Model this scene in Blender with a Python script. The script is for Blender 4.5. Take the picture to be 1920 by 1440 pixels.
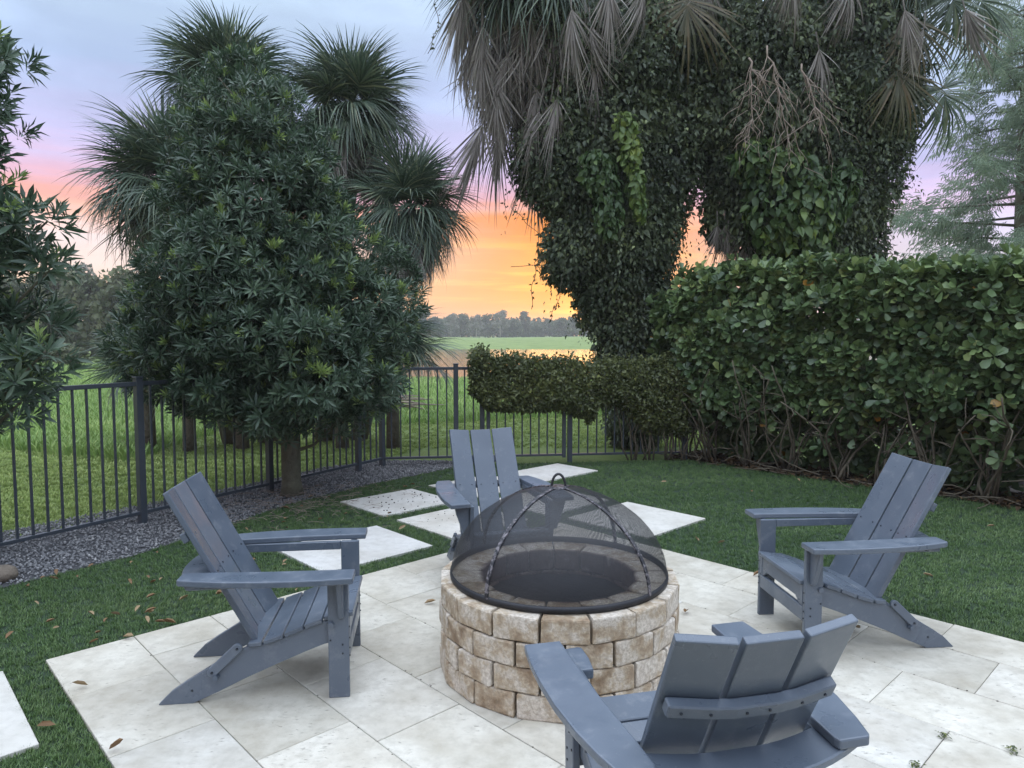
import bpy, bmesh, math, random
import numpy as np
from mathutils import Matrix, Vector

# ---------------------------------------------------------------- camera, sky, sun, exposure
for o in list(bpy.data.objects):
    bpy.data.objects.remove(o)
S = bpy.context.scene
C = S.collection
FPX, EYE, HZ = 1331.0, 1.60, 91.5            # focal length in photo pixels, eye height, horizon offset
PITCH = math.atan(HZ / FPX)
cam = bpy.data.cameras.new('camera')
cam.sensor_width = 36.0
cam.lens = 36.0 * FPX / 1920.0
cam.clip_start, cam.clip_end = 0.05, 2000.0
camo = bpy.data.objects.new('camera', cam)
C.objects.link(camo)
camo.location = (0, 0, EYE)
camo.rotation_euler = (math.pi / 2 - PITCH, 0, 0)
S.camera = camo
S.view_settings.view_transform = 'Standard'
S.view_settings.look = 'None'
S.view_settings.exposure = 1.2
S.view_settings.gamma = 1.0
S.view_settings.use_curve_mapping = False
S.cycles.use_denoising = True
S.cycles.max_bounces = 8
S.cycles.transparent_max_bounces = 16
S.cycles.caustics_reflective = False
S.cycles.caustics_refractive = False

def lin(c):
    c = c / 255.0
    return c / 12.92 if c <= 0.04045 else ((c + 0.055) / 1.055) ** 2.4
def srgb(r, g, b, k=1.0):
    return (lin(r) * k, lin(g) * k, lin(b) * k, 1.0)

SUN_AZ, SUN_EL = math.radians(5.8), math.radians(1.8)
ZEN = 1.7
LOW = .55                                    # the low sky is dimmer than the cloud overhead
def build_world():
    srgb_ = lambda r, g, b: srgb(r, g, b, LOW)
    w = bpy.data.worlds.new('World')
    S.world = w
    w.use_nodes = True
    nt = w.node_tree
    nt.nodes.clear()
    n, l = nt.nodes.new, nt.links.new
    def math_(op, a, b=None, c=None):
        m = n('ShaderNodeMath'); m.operation = op
        for i, v in enumerate((a, b, c)):
            if v is None: continue
            if isinstance(v, (int, float)): m.inputs[i].default_value = v
            else: l(v, m.inputs[i])
        return m.outputs[0]
    tc = n('ShaderNodeTexCoord')
    sep = n('ShaderNodeSeparateXYZ'); l(tc.outputs['Generated'], sep.inputs[0])
    X, Y, Z = sep.outputs
    az = math_('SUBTRACT', math_('ARCTAN2', X, Y), SUN_AZ)
    # wispy cloud noise stretched along the horizon
    cmb = n('ShaderNodeCombineXYZ')
    l(math_('MULTIPLY', az, 2.2), cmb.inputs[0]); l(math_('MULTIPLY', Z, 34.0), cmb.inputs[1])
    nz = n('ShaderNodeTexNoise'); nz.inputs['Scale'].default_value = 1.6; nz.inputs['Detail'].default_value = 7; nz.inputs['Roughness'].default_value = .6
    l(cmb.outputs[0], nz.inputs['Vector'])
    cm2 = n('ShaderNodeCombineXYZ')
    l(math_('MULTIPLY', az, 2.6), cm2.inputs[0]); l(math_('MULTIPLY', Z, 7.0), cm2.inputs[1]); cm2.inputs[2].default_value = 4.0
    n2 = n('ShaderNodeTexNoise'); n2.inputs['Scale'].default_value = 1.5; n2.inputs['Detail'].default_value = 5
    l(cm2.outputs[0], n2.inputs['Vector'])
    wob = math_('MULTIPLY', math_('SUBTRACT', nz.outputs['Fac'], .5), .075)
    wob2 = math_('MULTIPLY', math_('SUBTRACT', n2.outputs['Fac'], .5), .05)
    zz = math_('MAXIMUM', math_('ADD', Z, math_('ADD', wob, wob2)), 0.0)
    zz = math_('ADD', math_('MULTIPLY', zz, .82), math_('MULTIPLY', math_('MAXIMUM', Z, 0.0), .18))
    fac = math_('SQRT', zz)
    def ramp(stops):
        r = n('ShaderNodeValToRGB'); e = r.color_ramp.elements
        for i, (p, c) in enumerate(stops):
            if i < 2: el = e[i]; el.position = p
            else: el = e.new(p)
            el.color = c
        l(fac, r.inputs[0])
        return r.outputs[0]
    zen = tuple(ZEN * v for v in (.80, .88, 1.0)) + (1,)
    mid = tuple(ZEN * v for v in (.55, .64, .80)) + (1,)
    ctr = ramp([(0, srgb_(235, 125, 50)), (1, zen), (.10, srgb_(250, 140, 29)), (.15, srgb_(244, 141, 38)), (.20, srgb_(246, 155, 40)),
                (.28, srgb_(250, 162, 40)), (.34, srgb_(246, 153, 37)), (.378, srgb_(248, 141, 34)), (.402, srgb_(244, 166, 128)), (.425, srgb_(222, 172, 190)),
                (.465, srgb_(200, 184, 226)), (.55, srgb_(180, 194, 232)), (.65, srgb_(180, 200, 232)), (.82, mid)])
    lef = ramp([(0, srgb_(248, 195, 145)), (1, zen), (.145, srgb_(250, 203, 158)), (.24, srgb_(250, 206, 172)), (.30, srgb_(238, 213, 205)),
                (.355, srgb_(236, 216, 216)), (.383, srgb_(250, 192, 172)), (.408, srgb_(246, 178, 168)), (.435, srgb_(222, 180, 204)),
                (.485, srgb_(188, 186, 226)), (.56, srgb_(172, 192, 228)), (.65, srgb_(188, 211, 234)), (.82, mid)])
    rig = ramp([(0, srgb_(232, 205, 196)), (1, zen), (.28, srgb_(220, 213, 226)), (.36, srgb_(206, 200, 230)), (.40, srgb_(214, 188, 220)),
                (.45, srgb_(184, 182, 226)), (.55, srgb_(180, 202, 234)), (.65, srgb_(216, 233, 249)), (.82, mid)])
    def mix(f, a, b):
        m = n('ShaderNodeMix'); m.data_type = 'RGBA'
        l(f, m.inputs['Factor']); l(a, m.inputs['A']); l(b, m.inputs['B'])
        return m.outputs['Result']
    def sstep(v, a, b):
        m = n('ShaderNodeMapRange'); m.interpolation_type = 'SMOOTHSTEP'
        l(v, m.inputs[0]); m.inputs[1].default_value = a; m.inputs[2].default_value = b
        return m.outputs[0]
    side = mix(sstep(az, -.05, .25), lef, rig)
    g = math_('EXPONENT', math_('MULTIPLY', math_('MULTIPLY', az, az), -1.0 / (.24 * .24)))
    base = mix(g, side, ctr)
    # the sun just setting behind the far treeline
    d2 = math_('ADD', math_('MULTIPLY', math_('MULTIPLY', az, az), 1.0), math_('MULTIPLY', math_('POWER', math_('SUBTRACT', Z, .028), 2.0), 6.0))
    glow = math_('EXPONENT', math_('MULTIPLY', d2, -260.0))
    streak = math_('MULTIPLY', sstep(nz.outputs['Fac'], .47, .68), math_('EXPONENT', math_('MULTIPLY', math_('ADD', math_('MULTIPLY', az, az), math_('MULTIPLY', math_('POWER', Z, 2.0), 3.0)), -16.0)))
    def addc(a, f, c):
        m = n('ShaderNodeVectorMath'); m.operation = 'MULTIPLY_ADD'
        cc = n('ShaderNodeCombineXYZ')
        for i in range(3): l(f, cc.inputs[i])
        l(cc.outputs[0], m.inputs[0]); m.inputs[1].default_value = c; l(a, m.inputs[2])
        return m.outputs[0]
    col = addc(base, glow, (.26, .14, .0))
    col = addc(col, streak, (.30, .18, .01))
    cl = sstep(n2.outputs['Fac'], .38, .72)
    m = n('ShaderNodeVectorMath'); m.operation = 'SCALE'; l(col, m.inputs[0])
    l(math_('ADD', .86, math_('MULTIPLY', cl, .26)), m.inputs['Scale'])
    sky = n('ShaderNodeTexSky'); sky.sky_type = 'NISHITA'; sky.sun_disc = False
    sky.sun_elevation = SUN_EL; sky.sun_rotation = SUN_AZ
    b1 = n('ShaderNodeBackground'); l(m.outputs[0], b1.inputs[0]); b1.inputs[1].default_value = 1.0
    b2 = n('ShaderNodeBackground'); l(sky.outputs[0], b2.inputs[0]); b2.inputs[1].default_value = 0.005
    ad = n('ShaderNodeAddShader'); l(b1.outputs[0], ad.inputs[0]); l(b2.outputs[0], ad.inputs[1])
    out = n('ShaderNodeOutputWorld'); l(ad.outputs[0], out.inputs[0])
    w.cycles.sampling_method = 'MANUAL'; w.cycles.sample_map_resolution = 512
build_world()
sun = bpy.data.lights.new('sun', 'SUN')
sun.energy, sun.angle, sun.color = 0.12, math.radians(16.0), (1.0, .50, .18)
suno = bpy.data.objects.new('sun', sun)
C.objects.link(suno)
S.cycles.volume_bounces = 1
suno.rotation_euler = Vector((-math.sin(SUN_AZ) * math.cos(SUN_EL), -math.cos(SUN_AZ) * math.cos(SUN_EL), -math.sin(SUN_EL))).to_track_quat('-Z', 'Y').to_euler()

# ---------------------------------------------------------------- helpers
R = np.random.RandomState(7)
random.seed(7)
CP, SP = math.cos(PITCH), math.sin(PITCH)
def at(px, py, Y):                 # a point of the garden that lies Y metres ahead, read off the photograph
    u, v = (px - 960) / FPX, (720 - py) / FPX
    d = np.array([u, CP + v * SP, -SP + v * CP])
    return d * (Y / d[1]) + np.array([0, 0, EYE])
TH = math.radians(43.5)            # the paving runs diagonally
AX, BX = np.array([-math.sin(TH), math.cos(TH)]), np.array([math.cos(TH), math.sin(TH)])
def ab(a, b, z=0.0):
    p = a * AX + b * BX
    return (p[0], p[1], z)
def to_ab(x, y):
    return x * AX[0] + y * AX[1], x * BX[0] + y * BX[1]
def empty(name, loc=(0, 0, 0), rz=0.0):
    o = bpy.data.objects.new(name, None)
    o.empty_display_size = .1
    C.objects.link(o)
    o.location = loc
    o.rotation_euler = (0, 0, rz)
    return o
def tag(o, label=None, cat=None, group=None, kind=None):
    if label: o['label'] = label
    if cat: o['category'] = cat
    if group: o['group'] = group
    if kind: o['kind'] = kind
    return o
def link(name, me, parent=None, m=None):
    if m is not None and not me.materials: me.materials.append(m)
    o = bpy.data.objects.new(name, me)
    C.objects.link(o)
    if parent is not None: o.parent = parent
    return o
def mesh(name, V, F, smooth=False, attrs=None):
    me = bpy.data.meshes.new(name)
    V = np.asarray(V, np.float32).reshape(-1, 3)
    if isinstance(F, np.ndarray):
        k = F.shape[1]
        me.vertices.add(len(V)); me.vertices.foreach_set('co', V.ravel())
        me.loops.add(F.size); me.loops.foreach_set('vertex_index', F.astype(np.int32).ravel())
        me.polygons.add(len(F)); me.polygons.foreach_set('loop_start', np.arange(0, F.size, k, dtype=np.int32))
        me.polygons.foreach_set('loop_total', np.full(len(F), k, np.int32))
        me.update(calc_edges=True)
    else:
        me.from_pydata([tuple(v) for v in V], [], [tuple(f) for f in F])
    if attrs is not None:
        for an, av in attrs.items():
            a = me.attributes.new(an, 'FLOAT', 'POINT'); a.data.foreach_set('value', np.asarray(av, np.float32))
    if smooth: me.polygons.foreach_set('use_smooth', np.ones(len(me.polygons), bool))
    return me
def bm_mesh(bm, name, smooth=False):
    me = bpy.data.meshes.new(name)
    bmesh.ops.recalc_face_normals(bm, faces=bm.faces[:])
    bm.to_mesh(me); bm.free()
    if smooth: me.polygons.foreach_set('use_smooth', np.ones(len(me.polygons), bool))
    return me
def slab(outline, t0, t1, plane='xy', bevel=.003, seg=1, M=None):
    """a board: a 2D outline extruded from t0 to t1, edges eased"""
    bm = bmesh.new()
    def p3(u, v, t):
        return (u, v, t) if plane == 'xy' else ((t, u, v) if plane == 'yz' else (u, t, v))
    lo = [bm.verts.new(p3(u, v, t0)) for u, v in outline]
    hi = [bm.verts.new(p3(u, v, t1)) for u, v in outline]
    bm.faces.new(lo); bm.faces.new(hi)
    n = len(outline)
    for i in range(n):
        bm.faces.new((lo[i], lo[(i + 1) % n], hi[(i + 1) % n], hi[i]))
    bmesh.ops.recalc_face_normals(bm, faces=bm.faces[:])
    if bevel:
        eds = [e for e in bm.edges if len(e.link_faces) == 2 and e.calc_face_angle(0) > .5]
        bmesh.ops.bevel(bm, geom=eds, offset=bevel, segments=seg, affect='EDGES', profile=.5, clamp_overlap=True)
    if M is not None: bmesh.ops.transform(bm, matrix=M, verts=bm.verts[:])
    return bm_mesh(bm, 'board')
def rect(x0, x1, y0, y1):
    return [(x0, y0), (x1, y0), (x1, y1), (x0, y1)]
def tube_geo(pts, rad, k=6):
    P = np.asarray(pts, float); n = len(P)
    rad = np.broadcast_to(np.asarray(rad, float), (n,))
    T = np.gradient(P, axis=0); T /= np.linalg.norm(T, axis=1)[:, None] + 1e-9
    ref = np.array([0, 0, 1.0]) if abs(T[0, 2]) < .9 else np.array([1.0, 0, 0])
    V, F = [], []
    u = np.cross(ref, T[0]); u /= np.linalg.norm(u)
    for i in range(n):
        u = u - T[i] * (u @ T[i]); u /= np.linalg.norm(u) + 1e-9
        w = np.cross(T[i], u)
        for j in range(k):
            a = 2 * math.pi * j / k
            V.append(P[i] + rad[i] * (math.cos(a) * u + math.sin(a) * w))
    for i in range(n - 1):
        for j in range(k):
            F.append((i * k + j, i * k + (j + 1) % k, (i + 1) * k + (j + 1) % k, (i + 1) * k + j))
    F.append(tuple(range(k))[::-1]); F.append(tuple((n - 1) * k + j for j in range(k)))
    return V, F
def join_geo(parts):
    V, F, o = [], [], 0
    for v, f in parts:
        V += list(v); F += [tuple(i + o for i in q) for q in f]; o += len(v)
    return V, F
def tube(name, pts, rad, m, parent=None, k=6, off=(0, 0, 0)):
    V, F = tube_geo(np.asarray(pts, float) - np.asarray(off, float), rad, k)
    return link(name, mesh(name, V, F, True), parent, m)
def norm(v):
    return v / (np.linalg.norm(v, axis=-1, keepdims=True) + 1e-9)
def frames(d, up):
    """rotation matrices whose columns are x, y=d, z close to up"""
    y = norm(d); x = norm(np.cross(y, up)); z = np.cross(x, y)
    return np.stack([x, y, z], -1)
def batch(T, Rm, pos, sc, rnd, off=(0, 0, 0)):
    """many copies of a small template as one vertex / face array"""
    tv, tf = T
    n, k = len(pos), len(tv)
    sc = np.asarray(sc, float)
    if sc.ndim == 1: sc = np.repeat(sc[:, None], 3, 1)
    V = np.einsum('nij,nkj->nki', Rm, tv[None] * sc[:, None, :]) + (pos - np.asarray(off))[:, None, :]
    F = tf[None] + (np.arange(n) * k)[:, None, None]
    return V.reshape(-1, 3), F.reshape(-1, tf.shape[1]), np.repeat(rnd, k)
def leaf_objects(T, Rm, pos, sc, rnd, pick, m, parent, off, nv=6, name='leaf'):
    """the leaves that show largest, each an object of its own sharing a few meshes"""
    tv, tf = T
    qs = np.linspace(0.02, 0.98, nv)
    ms = []
    for q in qs:
        me = mesh(name, tv, tf, True, {'rnd': np.full(len(tv), q)}); me.materials.append(m); ms.append(me)
    sc = np.asarray(sc, float)
    for i in pick:
        o = bpy.data.objects.new(name, ms[int(np.argmin(abs(qs - rnd[i])))])
        C.objects.link(o); o.parent = parent
        s = sc[i] if sc.ndim == 2 else (sc[i],) * 3
        Mx = Matrix(Rm[i].tolist()).to_4x4() @ Matrix.Diagonal((*s, 1))
        Mx.translation = Vector((pos[i] - np.asarray(off)).tolist())
        o.matrix_local = Mx
def pick_largest(Rm, pos, sc, out, n=300):
    """indices of leaves that face the photograph's viewpoint from the outside of the plant"""
    v = norm(np.array([0, 0, EYE]) - pos); d = np.linalg.norm(pos - np.array([0, 0, EYE]), axis=1)
    s = sc if np.asarray(sc).ndim == 1 else np.asarray(sc)[:, 1]
    score = np.abs((Rm[:, :, 2] * v).sum(1)) * np.clip((out * v).sum(1), 0, 1) * s ** 2 / d ** 2
    px = 960 + FPX * pos[:, 0] / pos[:, 1]
    score[(px < 0) | (px > 1920)] = 0
    return np.argsort(-score)[:n]
def vnoise(p, s, seed=0):
    """cheap smooth noise from a few sines"""
    r = np.random.RandomState(seed); t = 0
    for k in range(5):
        w = r.normal(size=p.shape[-1]) * s * (1 + .5 * k)
        t = t + np.sin(p @ w + r.uniform(0, 6.28)) / (1 + .4 * k)
    return t / 2.6

# ---------------------------------------------------------------- materials
def new_mat(name):
    m = bpy.data.materials.new(name); m.use_nodes = True
    nt = m.node_tree
    return m, nt, nt.nodes['Principled BSDF']
def nd(nt, t, ins=None, **kw):
    n = nt.nodes.new(t)
    for k, v in kw.items(): setattr(n, k, v)
    for k, v in (ins or {}).items():
        if hasattr(v, 'is_output') or isinstance(v, bpy.types.NodeSocket): nt.links.new(v, n.inputs[k])
        else: n.inputs[k].default_value = v
    return n
def noise(nt, vec, scale, detail=4, rough=.55):
    return nd(nt, 'ShaderNodeTexNoise', {'Vector': vec, 'Scale': scale, 'Detail': detail, 'Roughness': rough}).outputs['Fac']
def cramp(nt, fac, stops):
    r = nd(nt, 'ShaderNodeValToRGB', {0: fac}); e = r.color_ramp.elements
    for i, (p, c) in enumerate(stops):
        if i < 2: el = e[i]; el.position = p
        else: el = e.new(p)
        el.color = c if len(c) == 4 else (*c, 1)
    return r.outputs[0]
def mixc(nt, f, a, b, mode='MIX'):
    m = nt.nodes.new('ShaderNodeMix'); m.data_type = 'RGBA'; m.blend_type = mode
    for k, v in (('Factor', f), ('A', a), ('B', b)):
        if isinstance(v, bpy.types.NodeSocket): nt.links.new(v, m.inputs[k])
        else: m.inputs[k].default_value = v if not isinstance(v, tuple) or len(v) == 4 else (*v, 1)
    return m.outputs['Result']
def fmath(nt, op, a, b):
    return nd(nt, 'ShaderNodeMath', {0: a, 1: b}, operation=op).outputs[0]
def bump(nt, h, strength, dist, bsdf):
    b = nd(nt, 'ShaderNodeBump', {'Height': h, 'Strength': strength, 'Distance': dist})
    nt.links.new(b.outputs[0], bsdf.inputs['Normal'])
def wpos(nt):
    return nt.nodes.new('ShaderNodeNewGeometry').outputs['Position']
def opos(nt):                      # object coordinates shifted per object, so alike pieces do not repeat
    tc = nt.nodes.new('ShaderNodeTexCoord'); oi = nt.nodes.new('ShaderNodeObjectInfo')
    ad = nd(nt, 'ShaderNodeVectorMath', {0: tc.outputs['Object']}, operation='ADD')
    mu = nd(nt, 'ShaderNodeMath', {0: oi.outputs['Random'], 1: 37.0}, operation='MULTIPLY')
    nt.links.new(mu.outputs[0], ad.inputs[1])
    return ad.outputs[0], oi.outputs['Random']
def leaf_mat(name, stops, rough=.45, trans=.25, spec=.4, tint=None):
    m, nt, b = new_mat(name)
    a = nd(nt, 'ShaderNodeAttribute', attribute_name='rnd').outputs['Fac']
    c = cramp(nt, a, stops)
    c = mixc(nt, fmath(nt, 'MULTIPLY', noise(nt, wpos(nt), 2.3, 2), .5), c, (0.55, 0.6, 0.6, 1), 'MULTIPLY')
    nt.links.new(c, b.inputs['Base Color'])
    b.inputs['Roughness'].default_value = rough
    b.inputs['Specular IOR Level'].default_value = spec
    t = nd(nt, 'ShaderNodeBsdfTranslucent', {'Color': c})
    mx = nd(nt, 'ShaderNodeMixShader', {0: trans, 1: b.outputs[0], 2: t.outputs[0]})
    nt.links.new(mx.outputs[0], nt.nodes['Material Output'].inputs['Surface'])
    return m
def plain(name, col, rough=.6, metal=0.0, nscale=8, var=.25, bscale=200, bstr=.15, bdist=.001, spec=.5):
    m, nt, b = new_mat(name)
    p = wpos(nt)
    c = mixc(nt, noise(nt, p, nscale), tuple(v * (1 - var) for v in col) + (1,), tuple(min(1, v * (1 + var)) for v in col) + (1,))
    nt.links.new(c, b.inputs['Base Color'])
    b.inputs['Roughness'].default_value = rough; b.inputs['Metallic'].default_value = metal
    b.inputs['Specular IOR Level'].default_value = spec
    if bstr: bump(nt, noise(nt, p, bscale, 2), bstr, bdist, b)
    return m
MAT = {}
def travertine(name, dark, light, holes=.5, scale=1.0):
    m, nt, b = new_mat(name)
    p = wpos(nt); oi = nt.nodes.new('ShaderNodeObjectInfo').outputs['Random']
    sh = nd(nt, 'ShaderNodeCombineXYZ', {0: fmath(nt, 'MULTIPLY', oi, 31.0), 1: fmath(nt, 'MULTIPLY', oi, 17.0)})
    q = nd(nt, 'ShaderNodeVectorMath', {0: p, 1: sh.outputs[0]}, operation='ADD').outputs[0]
    n1 = noise(nt, q, 3.2 * scale, 6, .6); n2 = noise(nt, q, 16 * scale, 6, .65); n3 = noise(nt, q, 60, 3, .6)
    c = cramp(nt, n1, [(.3, dark), (.62, light)])
    c = mixc(nt, cramp(nt, n2, [(.45, (0, 0, 0)), (.75, (.5, .5, .5))]), c, tuple(v * .72 for v in dark[:3]) + (1,))
    tint = cramp(nt, oi, [(0, (.84, .82, .77)), (1, (1, .99, .96)), (.35, (1, .975, .93)), (.6, (.93, .93, .93)), (.8, (.97, .94, .88))])
    c = mixc(nt, 1.0, c, tint, 'MULTIPLY')
    # pits along the bedding of the stone
    mp = nd(nt, 'ShaderNodeMapping', {'Vector': q, 'Rotation': (0, 0, TH), 'Scale': (1.0, 2.6, 1)}).outputs[0]
    pit = cramp(nt, fmath(nt, 'ADD', fmath(nt, 'MULTIPLY', noise(nt, mp, 26, 5, .7), .8), fmath(nt, 'MULTIPLY', n1, .2)), [(.60 + .03 * (1 - holes), (0, 0, 0)), (.66 + .03 * (1 - holes), (1, 1, 1))])
    stain = cramp(nt, noise(nt, p, 1.1, 5, .65), [(.50, (0, 0, 0)), (.78, (.48, .48, .48))])
    c = mixc(nt, stain, c, (.30, .25, .18, 1))
    c = mixc(nt, fmath(nt, 'MULTIPLY', pit, .6 * holes), c, (.16, .14, .11, 1))
    nt.links.new(c, b.inputs['Base Color'])
    b.inputs['Roughness'].default_value = .62
    h = fmath(nt, 'ADD', fmath(nt, 'MULTIPLY', n3, .35), fmath(nt, 'SUBTRACT', n2, fmath(nt, 'MULTIPLY', pit, 1.2 * holes)))
    bump(nt, h, .5, .004, b)
    return m
MAT['travertine'] = travertine('travertine', (.40, .37, .31, 1), (.60, .58, .525, 1), 1.0)
MAT['stone'] = travertine('pale_stone', (.54, .525, .49, 1), (.65, .64, .615, 1), .12)
def block_mat():
    m, nt, b = new_mat('tumbled_block')
    q, r = opos(nt)
    n1 = noise(nt, q, 11, 4, .6); n2 = noise(nt, q, 60, 5, .7)
    sel = fmath(nt, 'ADD', fmath(nt, 'MULTIPLY', n1, 1.0), fmath(nt, 'MULTIPLY', fmath(nt, 'SUBTRACT', r, .5), .16))
    c = cramp(nt, sel, [(.27, (.20, .13, .075)), (.66, (.64, .58, .50)), (.37, (.33, .245, .16)), (.45, (.46, .375, .27)), (.54, (.57, .505, .42))])
    c = mixc(nt, fmath(nt, 'MULTIPLY', cramp(nt, n2, [(.42, (1, 1, 1)), (.60, (0, 0, 0))]), .5), c, (.22, .17, .12, 1))
    # soot on the faces turned to the fire, rust-brown grime near the joints
    g = nt.nodes.new('ShaderNodeTexCoord').outputs['Object']
    sep = nd(nt, 'ShaderNodeSeparateXYZ', {0: g})
    soot = nd(nt, 'ShaderNodeMapRange', {0: fmath(nt, 'ADD', sep.outputs[0], fmath(nt, 'MULTIPLY', fmath(nt, 'SUBTRACT', n1, .5), .05)), 1: -.082, 2: -.104}).outputs[0]
    c = mixc(nt, fmath(nt, 'MULTIPLY', soot, .88), c, (.075, .040, .034, 1))
    nt.links.new(c, b.inputs['Base Color']); b.inputs['Roughness'].default_value = .85
    bump(nt, fmath(nt, 'ADD', n2, fmath(nt, 'MULTIPLY', noise(nt, q, 22, 4), 1.2)), .9, .006, b)
    return m
MAT['block'] = block_mat()
def plastic_mat():
    m, nt, b = new_mat('slate_lumber')
    p = wpos(nt)
    c = mixc(nt, noise(nt, p, 5, 3), (.080, .099, .128, 1), (.103, .126, .158, 1))
    oi = nt.nodes.new('ShaderNodeObjectInfo').outputs['Random']
    c = mixc(nt, 1.0, c, cramp(nt, oi, [(0, (.84, .86, .88)), (1, (1.12, 1.10, 1.08))]), 'MULTIPLY')
    c = mixc(nt, cramp(nt, noise(nt, p, 14, 5, .7), [(.55, (0, 0, 0)), (.75, (.38, .38, .38))]), c, (.24, .25, .265, 1))
    c = mixc(nt, cramp(nt, noise(nt, p, 130, 3, .7), [(.66, (0, 0, 0)), (.74, (.5, .5, .5))]), c, (.27, .27, .27, 1))
    nt.links.new(c, b.inputs['Base Color'])
    nt.links.new(nd(nt, 'ShaderNodeMapRange', {0: noise(nt, p, 7, 4), 1: .35, 2: .65, 3: .26, 4: .52}).outputs[0], b.inputs['Roughness'])
    b.inputs['Specular IOR Level'].default_value = .55
    bump(nt, noise(nt, p, 420, 2), .22, .0012, b)
    return m
MAT['plastic'] = plastic_mat()
MAT['screw'] = plain('dark_screw', (.03, .035, .045), .45, .6, bstr=0)
MAT['badge'] = plain('pale_badge', (.62, .64, .66), .4, .3, bstr=0)
MAT['fence'] = plain('fence_paint', (.042, .052, .066), .42, 0, 6, .25, 160, .08)
MAT['iron'] = plain('black_iron', (.022, .022, .026), .5, .3, 40, .5, 150, .5, .002)
def rib_mat():
    m, nt, b = new_mat('chipped_black_iron')
    p = wpos(nt)
    f = cramp(nt, noise(nt, p, 55, 5, .75), [(.50, (0, 0, 0)), (.58, (1, 1, 1))])
    c = mixc(nt, f, (.02, .02, .025, 1), (.20, .18, .19, 1))
    nt.links.new(c, b.inputs['Base Color']); b.inputs['Roughness'].default_value = .5; b.inputs['Metallic'].default_value = .2
    bump(nt, f, .4, .002, b)
    return m
MAT['rib'] = rib_mat()
def screen_mat():
    m, nt, b = new_mat('woven_wire_screen')
    tc = nt.nodes.new('ShaderNodeUVMap').outputs[0]
    sep = nd(nt, 'ShaderNodeSeparateXYZ', {0: tc})
    w = []
    for ax in (0, 1):
        f = nd(nt, 'ShaderNodeMath', {0: fmath(nt, 'MULTIPLY', sep.outputs[ax], 1 / .0046)}, operation='FRACT').outputs[0]
        w.append(fmath(nt, 'LESS_THAN', f, .355))
    g = fmath(nt, 'MAXIMUM', w[0], w[1])
    b.inputs['Base Color'].default_value = (.026, .027, .031, 1); b.inputs['Roughness'].default_value = .5; b.inputs['Metallic'].default_value = .2
    t = nt.nodes.new('ShaderNodeBsdfTransparent')
    mx = nd(nt, 'ShaderNodeMixShader', {0: g, 1: t.outputs[0], 2: b.outputs[0]})
    nt.links.new(mx.outputs[0], nt.nodes['Material Output'].inputs['Surface'])
    return m
MAT['screen'] = screen_mat()
MAT['ash'] = plain('charred_bed', (.012, .012, .014), .9, 0, 30, .6, 90, 1.0, .01)
MAT['bed'] = plain('sand_bed', (.15, .125, .095), .9, 0, 20, .4, 120, .6, .004)
MAT['turf'] = plain('turf_backing', (.016, .034, .016), .9, 0, 6, .3, 300, .5, .004)
MAT['soil'] = plain('mulch_soil', (.030, .022, .017), .95, 0, 9, .5, 80, 1, .01)
MAT['gravelbed'] = plain('gravel_dust', (.05, .05, .055), .95, 0, 30, .4, 150, .8, .006)
def attr_mat(name, stops, rough=.8, nz=0, spec=.3, trans=0):
    m, nt, b = new_mat(name)
    a = nd(nt, 'ShaderNodeAttribute', attribute_name='rnd').outputs['Fac']
    c = cramp(nt, a, stops)
    if nz: c = mixc(nt, fmath(nt, 'MULTIPLY', noise(nt, wpos(nt), nz, 3), .7), c, (.42, .44, .40, 1), 'MULTIPLY')
    nt.links.new(c, b.inputs['Base Color']); b.inputs['Roughness'].default_value = rough; b.inputs['Specular IOR Level'].default_value = spec
    if trans:
        t = nd(nt, 'ShaderNodeBsdfTranslucent', {'Color': c})
        mx = nd(nt, 'ShaderNodeMixShader', {0: trans, 1: b.outputs[0], 2: t.outputs[0]})
        nt.links.new(mx.outputs[0], nt.nodes['Material Output'].inputs['Surface'])
    return m
MAT['pebble'] = attr_mat('pebbles', [(0, (.11, .11, .115)), (1, (.42, .41, .395)), (.55, (.205, .205, .21)), (.85, (.29, .285, .285))], .8)
MAT['blade'] = attr_mat('turf_blades', [(0, (.055, .112, .030)), (1, (.195, .275, .105)), (.5, (.098, .175, .052))], .5, 1.5, .35)
MAT['lawn'] = attr_mat('lawn_blades', [(0, (.24, .32, .095)), (1, (.55, .63, .24)), (.5, (.38, .48, .155))], .6, 1.2, .3, .25)
MAT['tall'] = attr_mat('tall_grass_blades', [(0, (.19, .31, .085)), (1, (.46, .58, .20)), (.5, (.30, .44, .13))], .6, .5, .3, .25)
MAT['bark'] = plain('bark', (.105, .10, .07), .9, 0, 14, .45, 40, 1, .012)
MAT['palmbark'] = plain('palm_trunk', (.13, .11, .095), .9, 0, 10, .4, 30, 1, .02)
MAT['stem'] = plain('hedge_stem', (.105, .088, .060), .85, 0, 18, .45, 60, .8, .006)
MAT['twig'] = plain('dry_twig', (.26, .205, .165), .8, 0, 18, .4, 60, .5, .004)
MAT['treeleaf'] = leaf_mat('dark_glossy_leaf', [(0, (.048, .082, .052)), (1, (.32, .42, .13)), (.45, (.086, .136, .082)), (.86, (.140, .200, .115)), (.92, (.24, .33, .10))], .38, .2, .5)
MAT['clusia'] = leaf_mat('thick_round_leaf', [(0, (.056, .096, .042)), (1, (.46, .23, .05)), (.45, (.122, .186, .074)), (.8, (.215, .290, .108)), (.955, (.34, .41, .15)), (.985, (.44, .22, .05))], .40, .18, .5)
MAT['smallleaf'] = leaf_mat('small_hedge_leaf', [(0, (.050, .066, .024)), (1, (.30, .32, .10)), (.5, (.11, .130, .046)), (.85, (.19, .21, .07))], .42, .3, .45)
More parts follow.
